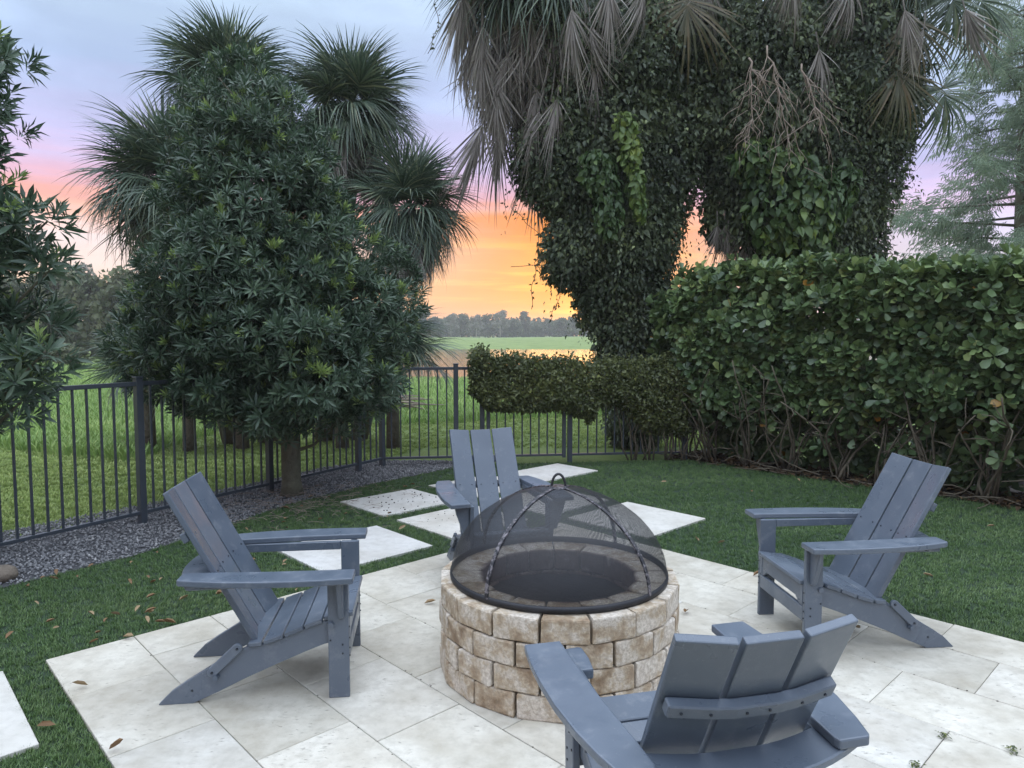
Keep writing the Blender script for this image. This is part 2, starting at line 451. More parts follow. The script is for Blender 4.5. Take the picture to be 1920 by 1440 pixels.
MAT['vine'] = leaf_mat('dark_vine_leaf', [(0, (.034, .048, .028)), (1, (.29, .34, .15)), (.5, (.086, .112, .062)), (.85, (.17, .205, .105))], .45, .25, .4)
MAT['creeper'] = leaf_mat('bright_creeper_leaf', [(0, (.040, .075, .030)), (1, (.28, .34, .075)), (.5, (.080, .135, .045)), (.8, (.16, .23, .06))], .45, .25, .4)
MAT['palm'] = leaf_mat('palm_leaf', [(0, (.066, .098, .070)), (1, (.30, .32, .20)), (.5, (.105, .150, .105)), (.85, (.165, .215, .14))], .42, .2, .5)
MAT['yellowpalm'] = leaf_mat('yellowing_palm_leaf', [(0, (.075, .078, .042)), (1, (.19, .135, .075)), (.5, (.11, .105, .055))], .5, .25, .4)
MAT['deadpalm'] = leaf_mat('dead_palm_leaf', [(0, (.16, .14, .125)), (1, (.48, .44, .41)), (.5, (.27, .24, .22))], .7, .15, .2)
MAT['cypress'] = leaf_mat('feathery_cypress', [(0, (.17, .23, .17)), (1, (.38, .44, .31)), (.5, (.25, .32, .23))], .6, .35, .3)
MAT['fartree'] = leaf_mat('far_foliage', [(0, (.065, .085, .05)), (1, (.24, .25, .14)), (.5, (.125, .145, .085))], .7, .2, .2)
MAT['farpale'] = leaf_mat('far_pale_foliage', [(0, (0.182, 0.182, 0.143)), (1, (0.390, 0.364, 0.312)), (.5, (0.260, 0.260, 0.208))], .7, .2, .2)
MAT['fallen'] = leaf_mat('dry_leaf', [(0, (.20, .105, .05)), (1, (.44, .35, .22)), (.5, (.32, .21, .11))], .6, .15, .3)
MAT['vinyl'] = plain('grey_vinyl', (.42, .46, .50), .5, 0, 3, .06, 100, .05)

# ---------------------------------------------------------------- ground, field, pond
def sst(a, b, x):
    t = np.clip((x - a) / (b - a), 0, 1); return t * t * (3 - 2 * t)
WATER = -.62
def terrain(x, y):
    x, y = np.asarray(x, float), np.asarray(y, float)
    z = -.035 + 0 * x
    z = z - .55 * sst(15, 37, y) * sst(-26, -10, x)
    pond = sst(36, 41, y) * (1 - sst(106, 112, y + .03 * x)) * sst(-24, -13, x - .0 * y)
    z = z - .9 * pond
    far = sst(112, 175, y)
    z = z + far * (.85 + .75 * sst(-40, 35, x)) * sst(-60, -10, x) + .5 * sst(60, 140, y) * (1 - sst(-60, -10, x))
    z = z + .10 * vnoise(np.stack([x, y], -1), .06, 3) * sst(14, 40, y) * (1 - pond)
    return z
def ground_mat():
    m, nt, b = new_mat('field_grass')
    p = wpos(nt)
    c = cramp(nt, noise(nt, p, .35, 6, .6), [(.3, (.17, .235, .08)), (.7, (.28, .35, .135))])
    c = mixc(nt, fmath(nt, 'MULTIPLY', noise(nt, p, 9, 5, .7), .8), c, (.45, .50, .40, 1), 'MULTIPLY')
    nt.links.new(c, b.inputs['Base Color']); b.inputs['Roughness'].default_value = .9; b.inputs['Specular IOR Level'].default_value = .1
    bump(nt, noise(nt, p, 22, 5, .7), 1, .06, b)
    return m
MAT['ground'] = ground_mat()
def axis(near, far, n0, n1, c=0):
    a = np.linspace(0, near, n0); b = near * (far / near) ** np.linspace(0, 1, n1)[1:]
    return np.concatenate([a, b])
def build_ground():
    xp = axis(60, 620, 61, 20); xs = np.concatenate([-xp[::-1][:-1], xp])
    ys = np.concatenate([-axis(20, 120, 6, 6)[::-1][:-1], axis(170, 640, 120, 16)])
    X, Y = np.meshgrid(xs, ys)
    V = np.stack([X, Y, terrain(X, Y)], -1).reshape(-1, 3)
    nx = len(xs); i = np.arange(len(ys) - 1)[:, None] * nx + np.arange(nx - 1)[None]
    F = np.stack([i, i + 1, i + nx + 1, i + nx], -1).reshape(-1, 4)
    tag(link('ground', mesh('ground', V, F, True), None, MAT['ground']), kind='structure')
build_ground()
def build_pond():
    m, nt, b = new_mat('pond_water')
    b.inputs['Base Color'].default_value = (.012, .016, .014, 1); b.inputs['Roughness'].default_value = .07
    b.inputs['IOR'].default_value = 1.33
    p = nd(nt, 'ShaderNodeMapping', {'Vector': wpos(nt), 'Scale': (.5, 1.4, 1)}).outputs[0]
    bump(nt, noise(nt, p, 1.6, 4, .6), .35, .04, b)
    V = [(-30, 34, WATER), (130, 34, WATER), (130, 118, WATER), (-30, 118, WATER)]
    tag(link('pond', mesh('pond', V, [(0, 1, 2, 3)]), None, m), kind='structure')
build_pond()

# ---------------------------------------------------------------- yard: turf, gravel bed, patio, stepping stones
GRAVEL = [(-4.6, 3.0), (-3.9, 3.72), (-3.27, 4.42), (-2.77, 5.08), (-2.42, 5.88), (-2.15, 6.64), (-1.5, 7.61), (-.78, 8.45), (-.45, 8.80)]
FA, FB = np.array([-3.17, 6.0]), np.array([-1.60, 8.68])          # left fence line
FU = (FB - FA) / np.linalg.norm(FB - FA)
def fence_pt(s):
    return FA + FU * s
BA, BB = np.array([-1.60, 8.68]), np.array([2.22, 9.14])          # back fence line
BU = (BB - BA) / np.linalg.norm(BB - BA)
def sheet(name, pts, z, m, kind='structure'):
    V = [(x, y, z) for x, y in pts]
    return tag(link(name, mesh(name, V, [tuple(range(len(V)))]), None, m), kind=kind)
gout = [(-5.9, 3.3), (-4.9, 4.45), (-4.3, 5.55), (-3.75, 6.35), (-3.0, 7.35), (-2.3, 8.55), (-1.75, 9.05), (-1.0, 9.05), (-.45, 8.98)]
turf = sheet('artificial_turf', GRAVEL + [(2.25, 9.12)] + [ab(5.3, 7.95)[:2], ab(-1.5, 7.95)[:2], ab(-3.2, 1.0)[:2], (-4.6, -1.0)], -.016, MAT['turf'])
gbed = sheet('gravel_bed', GRAVEL + gout[::-1], -.011, MAT['gravelbed'])
sheet('mulch_bed', [ab(5.35, 7.9)[:2], ab(5.35, 9.0)[:2], ab(-1.5, 9.0)[:2], ab(-1.5, 7.9)[:2]], -.007, MAT['soil'])
PA, PB = 4.05, [.67, 1.07, 1.47, 1.886, 2.295, 2.735, 3.19, 3.61, 4.04, 4.41]
SEAM = [2.925, 3.13, 2.925, 2.04, 3.51, 3.82, 1.10, 2.015, 2.305]
P0 = -1.4
patio = sheet('patio', [ab(P0, PB[0])[:2], ab(P0, PB[-1])[:2], ab(PA, PB[-1])[:2], ab(PA, PB[0])[:2]], -.012, MAT['bed'])
def paver(name, a0, a1, b0, b1, parent, m, top=0.0, g=.0018, th=.03, rag=0):
    c = ab((a0 + a1) / 2, (b0 + b1) / 2)
    ha, hb = (a1 - a0) / 2 - g, (b1 - b0) / 2 - g
    me = slab(rect(-hb, hb, -ha, ha), -th, 0, 'xy', .0025)
    o = link(name, me, parent, m)
    o.location = (c[0], c[1], top)
    o.rotation_euler = (R.normal(0, .0012), R.normal(0, .0012), TH)
    return o
for k in range(9):
    s = SEAM[k]
    while s + .606 < PA - .06: s += .606
    cuts = [PA]
    while s > P0:
        cuts.append(s); s -= .606
    cuts.append(P0)
    for a1, a0 in zip(cuts[:-1], cuts[1:]):
        if a1 - a0 > .03:
            paver('paver', a0, a1, PB[k], PB[k + 1], patio, MAT['travertine'], .004 + R.uniform(-.001, .001), R.uniform(.0008, .0022))
STONES = [(4.27, 5.05, 2.31, 3.22), (4.32, 5.09, 3.45, 4.29), (4.30, 5.08, 4.52, 5.38), (5.28, 6.03, 3.44, 4.28), (5.28, 6.04, 4.50, 5.36),
          (5.33, 5.98, 5.55, 6.46), (3.27, 4.12, 4.58, 5.44), (3.22, 4.06, -.32, .50), (2.2, 3.02, -.34, .49)]
path = empty('stepping_stone_path', ab(4.6, 3.6)); tag(path, kind='structure')
for a0, a1, b0, b1 in STONES:
    o = paver('stepping_stone', a0, a1, b0, b1, path, MAT['stone'], .003, 0, .028)
    o.location = Vector(o.location) - path.location
def in_poly(x, y, poly):
    P = np.asarray(poly); inside = np.zeros(len(x), bool); j = len(P) - 1
    for i in range(len(P)):
        c = ((P[i, 1] > y) != (P[j, 1] > y)) & (x < (P[j, 0] - P[i, 0]) * (y - P[i, 1]) / (P[j, 1] - P[i, 1] + 1e-12) + P[i, 0])
        inside ^= c; j = i
    return inside
TURFPOLY = GRAVEL + [(2.25, 9.12), ab(5.3, 7.95)[:2], ab(-1.5, 7.95)[:2], ab(-3.2, 1.0)[:2], (-4.6, -1.0)]
def in_view(x, y, m=.45):
    return (y > 1.3) & (np.abs(x) < y * .722 + m)
def build_turf():
    n = 205000
    # denser where it is close to the eye
    y = 1.4 + 7.8 * R.rand(n) ** 1.5; x = (R.rand(n) * 2 - 1) * (y * .75 + .5)
    a, b = to_ab(x, y)
    ok = in_poly(x, y, TURFPOLY)
    e = .008
    ok &= ~((a < PA - e) & (b > PB[0] + e) & (b < PB[-1] - e))
    for a0, a1, b0, b1 in STONES: ok &= ~((a > a0 + e) & (a < a1 - e) & (b > b0 + e) & (b < b1 - e))
    x, y = x[ok], y[ok]; n = len(x)
    # a tuft: five narrow blades
    tv, tf = [], []
    for k in range(5):
        t = k * 1.256 + .3; w = .0016; d = np.array([math.cos(t), math.sin(t)]); q = np.array([-d[1], d[0]])
        b0 = d * .006; tip = d * (.010 + .006 * (k % 3))
        i = len(tv)
        tv += [(*(b0 - q * w), 0), (*(b0 + q * w), 0), (*tip, .024 + .004 * (k % 2))]; tf.append((i, i + 1, i + 2))
    tv, tf = np.array(tv), np.array(tf)
    th = R.rand(n) * 6.28
    Rm = np.zeros((n, 3, 3)); Rm[:, 0, 0] = np.cos(th); Rm[:, 0, 1] = -np.sin(th); Rm[:, 1, 0] = np.sin(th); Rm[:, 1, 1] = np.cos(th); Rm[:, 2, 2] = 1
    lean = vnoise(np.stack([x, y], -1), 3.0, 5)
    Rm[:, 0, 2] = .35 * lean + R.normal(0, .25, n); Rm[:, 1, 2] = R.normal(0, .25, n)
    sc = np.stack([R.uniform(.8, 1.4, n)] * 2 + [R.uniform(.5, .95, n)], -1) * (.85 + .05 * y[:, None])
    V, F, rd = batch((tv, tf), Rm, np.stack([x, y, np.full(n, -.014)], -1), sc, np.clip(.5 + .25 * lean + R.normal(0, .2, n), 0, 1))
    o = link('turf_blades', mesh('turf_blades', V, F, False, {'rnd': rd}), turf, MAT['blade']); tag(o, kind='stuff')
build_turf()
def ico(sub=1):
    bm = bmesh.new(); bmesh.ops.create_icosphere(bm, subdivisions=sub, radius=1)
    v = np.array([q.co[:] for q in bm.verts]); f = np.array([[q.index for q in t.verts] for t in bm.faces]); bm.free()
    return v, f
ICO = ico(1)
def rot_rand(n):
    q = norm(R.normal(size=(n, 4))); w, x, y, z = q.T
    return np.stack([np.stack([1 - 2 * (y * y + z * z), 2 * (x * y - z * w), 2 * (x * z + y * w)], -1),
                     np.stack([2 * (x * y + z * w), 1 - 2 * (x * x + z * z), 2 * (y * z - x * w)], -1),
                     np.stack([2 * (x * z - y * w), 2 * (y * z + x * w), 1 - 2 * (x * x + y * y)], -1)], -2)
def build_gravel():
    n = 70000
    x = R.uniform(-5.5, -.4, n); y = R.uniform(3.2, 9.1, n)
    ok = in_poly(x, y, GRAVEL + gout[::-1]) & in_view(x, y, .5)
    x, y = x[ok][:13000], y[ok][:13000]; n = len(x)
    s = R.uniform(.005, .0115, n)[:, None] * np.stack([R.uniform(.8, 1.3, n), R.uniform(.7, 1.1, n), R.uniform(.5, .8, n)], -1)
    Rm = rot_rand(n)
    tv = ICO[0] + R.normal(0, .12, ICO[0].shape)
    V, F, rd = batch((tv, ICO[1]), Rm, np.stack([x, y, -.008 + s[:, 2] * R.uniform(.2, 1.2, n)], -1), s, np.clip(R.beta(1.6, 2.2, n) + .1 * vnoise(np.stack([x, y], -1), 4, 2), 0, 1))
    tag(link('pebbles', mesh('pebbles', V, F, False, {'rnd': rd}), gbed, MAT['pebble']), kind='stuff')
build_gravel()
def blades_template(nb, h, w, spread):
    tv, tf = [], []
    r = np.random.RandomState(nb)
    for k in range(nb):
        t = r.rand() * 6.28; d = np.array([math.cos(t), math.sin(t)]); q = np.array([-d[1], d[0]])
        b0 = d * spread * r.rand(); tip = b0 + d * h * r.uniform(.15, .7); hh = h * r.uniform(.6, 1)
        mid = b0 + (tip - b0) * .35
        i = len(tv)
        tv += [(*(b0 - q * w), 0), (*(b0 + q * w), 0), (*(mid + q * w * .8), hh * .62), (*(mid - q * w * .8), hh * .62), (*tip, hh)]
        tf += [(i, i + 1, i + 2), (i, i + 2, i + 3), (i + 3, i + 2, i + 4)]
    return np.array(tv), np.array(tf)
def scatter_grass(name, x, y, T, smin, smax, m, label, seed):
    n = len(x)
    th = R.rand(n) * 6.28
    Rm = np.zeros((n, 3, 3)); Rm[:, 0, 0] = np.cos(th); Rm[:, 0, 1] = -np.sin(th); Rm[:, 1, 0] = np.sin(th); Rm[:, 1, 1] = np.cos(th); Rm[:, 2, 2] = 1
    nz = vnoise(np.stack([x, y], -1), .9, seed)
    sc = R.uniform(smin, smax, n) * (1 + .18 * nz)
    V, F, rd = batch(T, Rm, np.stack([x, y, terrain(x, y) - .005], -1), sc, np.clip(.45 + .28 * nz + R.normal(0, .2, n), 0, 1))
    tag(link(name, mesh(name, V, F, False, {'rnd': rd}), None, m), label, 'grass', kind='stuff')
def build_field():
    def outside(x, y):
        s = (x - FA[0]) * FU[0] + (y - FA[1]) * FU[1]; off = (x - FA[0]) * -FU[1] + (y - FA[1]) * FU[0]
        left = (off > .48 + .1 * np.sin(3 * s)) & (y < 12)
        return ((off > .42 + .08 * np.sin(3 * s)) & (y > BA[1] + (x - BA[0]) * BU[1] / BU[0] + .10)) | (left & (x < -1.9)) | (y > 10.2)
    n = 46000
    y = 4.5 + 12.5 * R.rand(n) ** 1.25; x = (R.rand(n) * 2 - 1) * (y * .74 + .5)
    ok = outside(x, y) & (x < 4) & (y < 14.2 + 1.0 * np.sin(x * .4)) & ~((x < -5) & (y > 10.2 - .45 * (x + 6.8)))
    scatter_grass('mown_lawn_grass', x[ok], y[ok], blades_template(10, .040, .007, .06), .8, 1.3, MAT['lawn'], 'short mown lawn grass just beyond the metal fence', 4)
    n = 31000
    y = 9.0 + 32 * R.rand(n) ** 1.5; x = (R.rand(n) * 2 - 1) * (y * .74 + .5)
    ok = ((y > 13.6 + 1.0 * np.sin(x * .4)) | ((x < -5) & (y > 9.9 - .45 * (x + 6.8)))) & ((x < -12) | (y < 38.5)) & (x < 9)
    x, y = x[ok], y[ok]
    scatter_grass('tall_field_grass', x, y, blades_template(6, .17, .013, .20), .7, 1.25, MAT['tall'], 'taller rough field grass between the mown lawn and pond', 9)
build_field()

# ---------------------------------------------------------------- metal fences and gate
FH = 1.21
def post_mesh(w, z0, z1):
    return slab(rect(-w / 2, w / 2, -w / 2, w / 2), z0, z1, 'xy', .003)
PICK = post_mesh(.018, .085, 1.185); PICK.materials.append(MAT['fence'])
POST = post_mesh(.058, -.03, 1.235); POST.materials.append(MAT['fence'])
GPOST = post_mesh(.045, .05, 1.20); GPOST.materials.append(MAT['fence'])
def fence(name, A, U, posts, s0, s1, pick, label, cat='fence', pm=POST):
    rz = math.atan2(U[1], U[0])
    root = empty(name, (*A, 0), rz); tag(root, label, cat)
    for s in posts:
        o = link('post', pm, root); o.location = (s, 0, 0)
        if pm is POST:
            cp = link('post_cap', slab(rect(-.034, .034, -.034, .034), 1.236, 1.252, 'xy', .004), o, MAT['fence'])
    for s in pick:
        o = link('picket', PICK, root); o.location = (s, 0, 0)
    for z, h in ((.085, .028), (FH - .02, .036)):
        link('rail', slab(rect(s0, s1, -.019, .019), z - h / 2, z + h / 2, 'xy', .003), root, MAT['fence'])
    return root
def between(a, b, n):
    return list(a + (b - a) * (np.arange(n) + 1) / (n + 1))
LL = float(np.linalg.norm(FB - FA))
lp = [-4.2, -2.8, -1.40, 0.0, 1.37, 2.68]
pk = []
for p0, p1 in zip(lp[:-1], lp[1:]): pk += between(p0, p1, 12)
pk += between(2.68, LL, 3)
fence('metal_fence', FA, FU, lp + [LL], -4.2, LL, pk, 'dark grey metal picket fence running along the gravel bed')
def bx(px):                                   # where the sight line of a pixel column meets the back fence line
    k = (px - 960) / (FPX * CP) * 1.0
    # |x| = k * depth, depth = y cosP - (z-EYE) sinP; take z about 0.6
    A, U = BA, BU; c = 1.0 * SP
    return (k * (A[1] * CP + c) * 1.0 * (1 / 1.0) - A[0] * 1.0 + 0) / (U[0] - k * U[1] * CP) if False else ((px - 960) / FPX * (A[1] * CP + c) - A[0]) / (U[0] - (px - 960) / FPX * U[1] * CP)
f1 = [bx(855), bx(904)]
fence('metal_fence', BA, BU, f1, 0.03, f1[1], between(0, f1[0], 7) + between(f1[0], f1[1], 2), 'short metal picket fence between the corner post and the gate')
g0, g1 = bx(915.5), bx(1057.5)
fence('metal_gate', BA, BU, [g0, g1], g0, g1, between(g0, g1, 8), 'dark metal picket gate under the trailing small-leaved hedge', 'gate', GPOST)
r0, r1 = bx(1068.5), bx(1284)
fence('metal_fence', BA, BU, [r0, r1], r0, r1, between(r0, r1, 12), 'metal picket fence between the gate and the tall hedge')

# ---------------------------------------------------------------- fire pit and spark screen
PIT = np.array([.225, 3.39])
def block_mesh(seed, r0, r1, n, h):
    r = np.random.RandomState(seed)
    da = math.pi / n - .0035 / r1
    rm = (r0 + r1) / 2
    bm = bmesh.new(); vs = []
    for z in (0, h):
        for rr, sg in ((r0, -1), (r0, 1), (r1, 1), (r1, -1)):
            j = r.normal(0, .0022, 3)
            vs.append(bm.verts.new((rr * math.cos(sg * da) - rm + j[0], rr * math.sin(sg * da) + j[1] * .6, z + (0 if z == 0 else j[2] * .5 - .001))))
    for q in ((0, 3, 2, 1), (4, 5, 6, 7), (0, 1, 5, 4), (1, 2, 6, 5), (2, 3, 7, 6), (3, 0, 4, 7)): bm.faces.new([vs[i] for i in q])
    bmesh.ops.recalc_face_normals(bm, faces=bm.faces[:])
    bmesh.ops.bevel(bm, geom=bm.edges[:], offset=.0085, segments=2, affect='EDGES', profile=.55)
    for v in bm.verts: v.co += Vector(r.normal(0, .0009, 3))
    me = bm_mesh(bm, 'block', False); me.materials.append(MAT['block'])
    return me
def build_pit():
    root = empty('fire_pit', (*PIT, 0.004)); tag(root, 'round fire pit of tumbled tan stone blocks on the patio', 'fire pit')
    NB, r0, r1, h = 17, .372, .577, .109
    ms = [block_mesh(s, r0, r1, NB, h) for s in range(7)]
    for c in range(4):
        for i in range(NB):
            t = (i + (.5 if c % 2 else 0) + R.normal(0, .010)) * 2 * math.pi / NB + .08
            o = link('block', ms[R.randint(7)], root)
            rm = (r0 + r1) / 2 + R.normal(0, .0022)
            o.location = (rm * math.cos(t), rm * math.sin(t), c * (h + .0015))
            o.rotation_euler = (0, 0, t + R.normal(0, .008))
    V, F = [], []
    for j in range(48):
        a = j / 48 * 6.2832
        V += [(r * math.cos(a), r * math.sin(a), z) for r, z in ((.455, .0), (.49, .0), (.49, .425), (.455, .425))]
        for e in range(4): F.append((j * 4 + e, ((j + 1) % 48) * 4 + e, ((j + 1) % 48) * 4 + (e + 1) % 4, j * 4 + (e + 1) % 4))
    link('leak_stop_ring', mesh('leak_stop_ring', V, F), root, MAT['soil'])  # unseen dark ring added inside the wall to stop light leaking between blocks
    # charred floor of the pit, a little uneven
    V, F = [(0, 0, .318)], []
    for k in range(1, 6):
        for j in range(40):
            a = j / 40 * 6.2832; V.append((.375 * k / 5 * math.cos(a), .375 * k / 5 * math.sin(a), .312 + R.normal(0, .004)))
    for j in range(40): F.append((0, 1 + j, 1 + (j + 1) % 40))
    for k in range(4):
        for j in range(40): F.append((1 + k * 40 + j, 1 + (k + 1) * 40 + j, 1 + (k + 1) * 40 + (j + 1) % 40, 1 + k * 40 + (j + 1) % 40))
    link('ash_bed', mesh('ash_bed', V, F, True), root, MAT['ash'])
build_pit()
def build_screen():
    Z0, RS, HS = .446, .520, .405
    root = empty('spark_screen', (*PIT, Z0)); tag(root, 'black wire mesh spark screen dome with top handle covering the fire pit', 'spark screen')
    # rolled ring
    prof = [(RS - .004, 0), (RS + .004, 0), (RS + .006, .014), (RS + .003, .03), (RS - .003, .03)]
    V, F, n = [], [], 72
    for j in range(n):
        a = j / n * 2 * math.pi
        V += [(r * math.cos(a), r * math.sin(a), z) for r, z in prof]
    k = len(prof)
    for j in range(n):
        for i in range(k): F.append((j * k + i, ((j + 1) % n) * k + i, ((j + 1) % n) * k + (i + 1) % k, j * k + (i + 1) % k))
    link('ring', mesh('ring', V, F, True), root, MAT['iron'])
    def prof_pt(t):                 # t 0 at the ring .. 1 at the top
        ph = t * math.pi / 2
        return RS * max(0.0, math.cos(ph)) ** 1.10, .015 + HS * math.sin(ph) ** 1.0
    ni, nj = 20, 64
    pts = [prof_pt(t) for t in np.linspace(0, 1, ni + 1)]
    arc = [0]
    for i in range(ni, 0, -1): arc.append(arc[-1] + math.hypot(pts[i][0] - pts[i - 1][0], pts[i][1] - pts[i - 1][1]))
    arc = arc[::-1]
    bm = bmesh.new(); uv = bm.loops.layers.uv.new('UVMap'); rows = []
    for i in range(ni):
        rows.append([bm.verts.new((pts[i][0] * math.cos(2 * math.pi * j / nj), pts[i][0] * math.sin(2 * math.pi * j / nj), pts[i][1] + .0025 * math.sin(3.7 * j) * math.sin(i * .5))) for j in range(nj)])
    top = bm.verts.new((0, 0, pts[ni][1]))
    def setuv(f, ij):
        for lp_, (i, j) in zip(f.loops, ij):
            a = 2 * math.pi * j / nj + .35; lp_[uv].uv = (arc[i] * math.cos(a), arc[i] * math.sin(a))
    for i in range(ni - 1):
        for j in range(nj):
            f = bm.faces.new((rows[i][j], rows[i][(j + 1) % nj], rows[i + 1][(j + 1) % nj], rows[i + 1][j])); setuv(f, ((i, j), (i, j + 1), (i + 1, j + 1), (i + 1, j)))
    for j in range(nj):
        f = bm.faces.new((rows[-1][j], rows[-1][(j + 1) % nj], top)); setuv(f, ((ni - 1, j), (ni - 1, j + 1), (ni, j)))
    me = bpy.data.meshes.new('mesh_dome'); bm.to_mesh(me); bm.free(); me.polygons.foreach_set('use_smooth', np.ones(len(me.polygons), bool))
    link('mesh_dome', me, root, MAT['screen'])
    for q in range(4):
        a = math.radians(-44 + 90 * q + (4 if q % 2 else 0)); d = np.array([math.cos(a), math.sin(a), 0]); s = np.array([-d[1], d[0], 0])
        V, F = [], []
        ts = np.linspace(0, 1, 22)
        for i, t in enumerate(ts):
            r, z = prof_pt(t); r += .005; z += .004
            r2, z2 = r - .006, z - .006
            for sg in (-1, 1): V.append(d * r + s * sg * .009 + np.array([0, 0, z]))
            for sg in (1, -1): V.append(d * r2 + s * sg * .009 + np.array([0, 0, z2]))
            if i:
                b0, b1 = (i - 1) * 4, i * 4
                for e in range(4): F.append((b0 + e, b0 + (e + 1) % 4, b1 + (e + 1) % 4, b1 + e))
        F += [(0, 3, 2, 1), tuple(len(V) - 4 + e for e in range(4))]
        link('rib', mesh('rib', V, F), root, MAT['rib'])
    top = .015 + HS
    hp = [(-.034 * math.cos(t), .008 * math.sin(t), top - .004 + .068 * math.sin(t)) for t in np.linspace(0, math.pi, 14)]
    tube('handle', hp, .0062, MAT['iron'], root, 8)
    bm = bmesh.new(); bmesh.ops.create_cone(bm, cap_ends=True, segments=24, radius1=.047, radius2=.040, depth=.008)
    bmesh.ops.translate(bm, verts=bm.verts[:], vec=(0, 0, top + .004))
    link('top_plate', bm_mesh(bm, 'top_plate'), root, MAT['rib'])
build_screen()

# ---------------------------------------------------------------- adirondack chairs
def disc(r, d, seg=10):
    bm = bmesh.new(); bmesh.ops.create_cone(bm, cap_ends=True, segments=seg, radius1=r, radius2=r * .85, depth=d)
    return bm_mesh(bm, 'disc')
def make_chair():
    pl = MAT['plastic']
    root = empty('adirondack_chair')
    ZA = .552
    for s in (-1, 1):
        x0, x1 = sorted((s * .246, s * .271))
        link('front_leg', slab(rect(-.092, -.002, 0, ZA), x0, x1, 'yz', .004, 2), root, pl)
        # curved side rail that runs down to become the back foot
        ol = [(0, .352), (-.12, .334), (-.2, .307), (-.285, .273), (-.375, .247), (-.44, .238), (-.52, .203), (-.60, .158), (-.70, .098), (-.762, .056), (-.815, .004), (-.812, 0), (-.672, 0),
              (-.56, .048), (-.45, .100), (-.3, .163), (-.19, .207), (-.11, .236), (0, .25)]
        x0, x1 = sorted((s * .219, s * .2445))
        link('side_rail', slab(ol, x0, x1, 'yz', .004, 2), root, pl)
        # arm board, bowed on the outside
        out = [(.398, .030), (.408, -.10), (.409, -.22), (.402, -.36), (.385, -.50), (.362, -.61), (.340, -.685), (.330, -.697)]
        inn = [(.246, -.697), (.241, -.68), (.246, -.58), (.257, -.45), (.267, -.30), (.272, -.15), (.275, .030)]
        pts = [(s * u, v) for u, v in out + inn]
        link('arm', slab(pts, ZA, ZA + .027, 'xy', .005, 2), root, pl)
        x0, x1 = sorted((s * .248, s * .272))
        link('arm_rail', slab([(-.093, ZA - .042), (-.093, ZA - .001), (-.655, ZA - .001), (-.655, ZA - .03), (-.63, ZA - .042)], x0, x1, 'yz', .003), root, pl)
        g = [(s * .2715, ZA - .001), (s * .362, ZA - .001), (s * .352, ZA - .05), (s * .302, ZA - .185), (s * .2715, ZA - .19)]
        link('arm_bracket', slab(g, -.045, -.020, 'xz', .004), root, pl)
        b = link('bolt_cap', disc(.0145, .014, 14), root, pl); b.location = (s * .277, -.078, .333); b.rotation_euler = (0, s * math.pi / 2, 0)
        # folding link at the back
        p0, p1 = np.array([-.478, .242]), np.array([-.585, .142])
        u = (p1 - p0) / np.linalg.norm(p1 - p0); w = np.array([-u[1], u[0]]); ol = []
        for t in np.linspace(-90, 90, 7): ol.append(p1 + .021 * (u * math.cos(math.radians(t)) + w * math.sin(math.radians(t))))
        for t in np.linspace(90, 270, 7): ol.append(p0 + .021 * (u * math.cos(math.radians(t)) + w * math.sin(math.radians(t))))
        x0, x1 = sorted((s * .247, s * .265))
        lk = link('folding_link', slab([tuple(q) for q in ol], x0, x1, 'yz', .003), root, pl)
        for q in (p0, p1):
            sc = link('screw', disc(.006, .006, 8), lk, MAT['screw']); sc.location = (s * .267, q[0], q[1]); sc.rotation_euler = (0, s * math.pi / 2, 0)
        sc = link('stop_peg', disc(.014, .030, 12), root, pl); sc.location = (s * .256, -.572, .118); sc.rotation_euler = (0, s * math.pi / 2, 0)
    # seat slats
    st = [(.016, .376), (-.118, .358), (-.200, .330), (-.286, .296), (-.374, .268), (-.452, .262)]
    for i, ((y0, z0), (y1, z1)) in enumerate(zip(st[:-1], st[1:])):
        hw = .243 if i == 0 else .262
        L = math.hypot(y1 - y0, z1 - z0); ang = math.atan2(z1 - z0, y1 - y0)
        M = Matrix.Translation((0, (y0 + y1) / 2, (z0 + z1) / 2)) @ Matrix.Rotation(ang - math.pi, 4, 'X')
        ol = rect(-hw, hw, -L / 2 + .004, L / 2 - .004)
        if i == 4:                                   # last slat is scooped to follow the back
            ol = [(-hw, -L / 2 + .02), (-hw, L / 2 - .004), (hw, L / 2 - .004), (hw, -L / 2 + .02)] + [(q, -L / 2 + .004 - .0 + .012 * (abs(q) / hw) ** 2) for q in (.17, .085, 0, -.085, -.17)]
        ys = [-1 * v for u, v in ol]
        link('seat_slat', slab([(u, v) for u, v in ol] if i < 4 else [(u, v) for u, v in ol], -.020, 0.0, 'xy', .003, 1, M), root, pl)
    # back: three wide boards, the outer two turned inwards
    Ub = np.array([0, -.4715, .8819]); Nb = np.array([0, .8819, .4715]); O = np.array([0, -.425, .255])
    B = Matrix(((1, 0, 0, 0), (0, Ub[1], Nb[1], O[1]), (0, Ub[2], Nb[2], O[2]), (0, 0, 0, 1)))
    for k in (-1, 0, 1):
        w = .0735
        M = Matrix.Identity(4)
        if k:
            M = Matrix.Translation((k * .0825, 0, 0)) @ Matrix.Rotation(-k * math.radians(11), 4, 'Y') @ Matrix.Translation((k * (w + .002), 0, 0))
        bs = link('back_slat', slab(rect(-w, w, -.05, .752), -.024, 0, 'xy', .004, 2, B @ M), root, pl)
        for q in (-.045, .045):
            sc = link('screw', disc(.0042, .004, 8), bs, MAT['screw']); Mx = B @ M @ Matrix.Translation((q, .345, .001)); sc.matrix_local = Mx
    # narrow rail across the back, and the wide curved crosspiece that carries the arms
    def arc(hw, f0, n=9):
        return [(q, f0(q)) for q in np.linspace(-hw, hw, n)]
    fr = lambda q: -.026 + (abs(q) > .08) * (abs(q) - .08) * math.tan(math.radians(11)) * .95 - .001
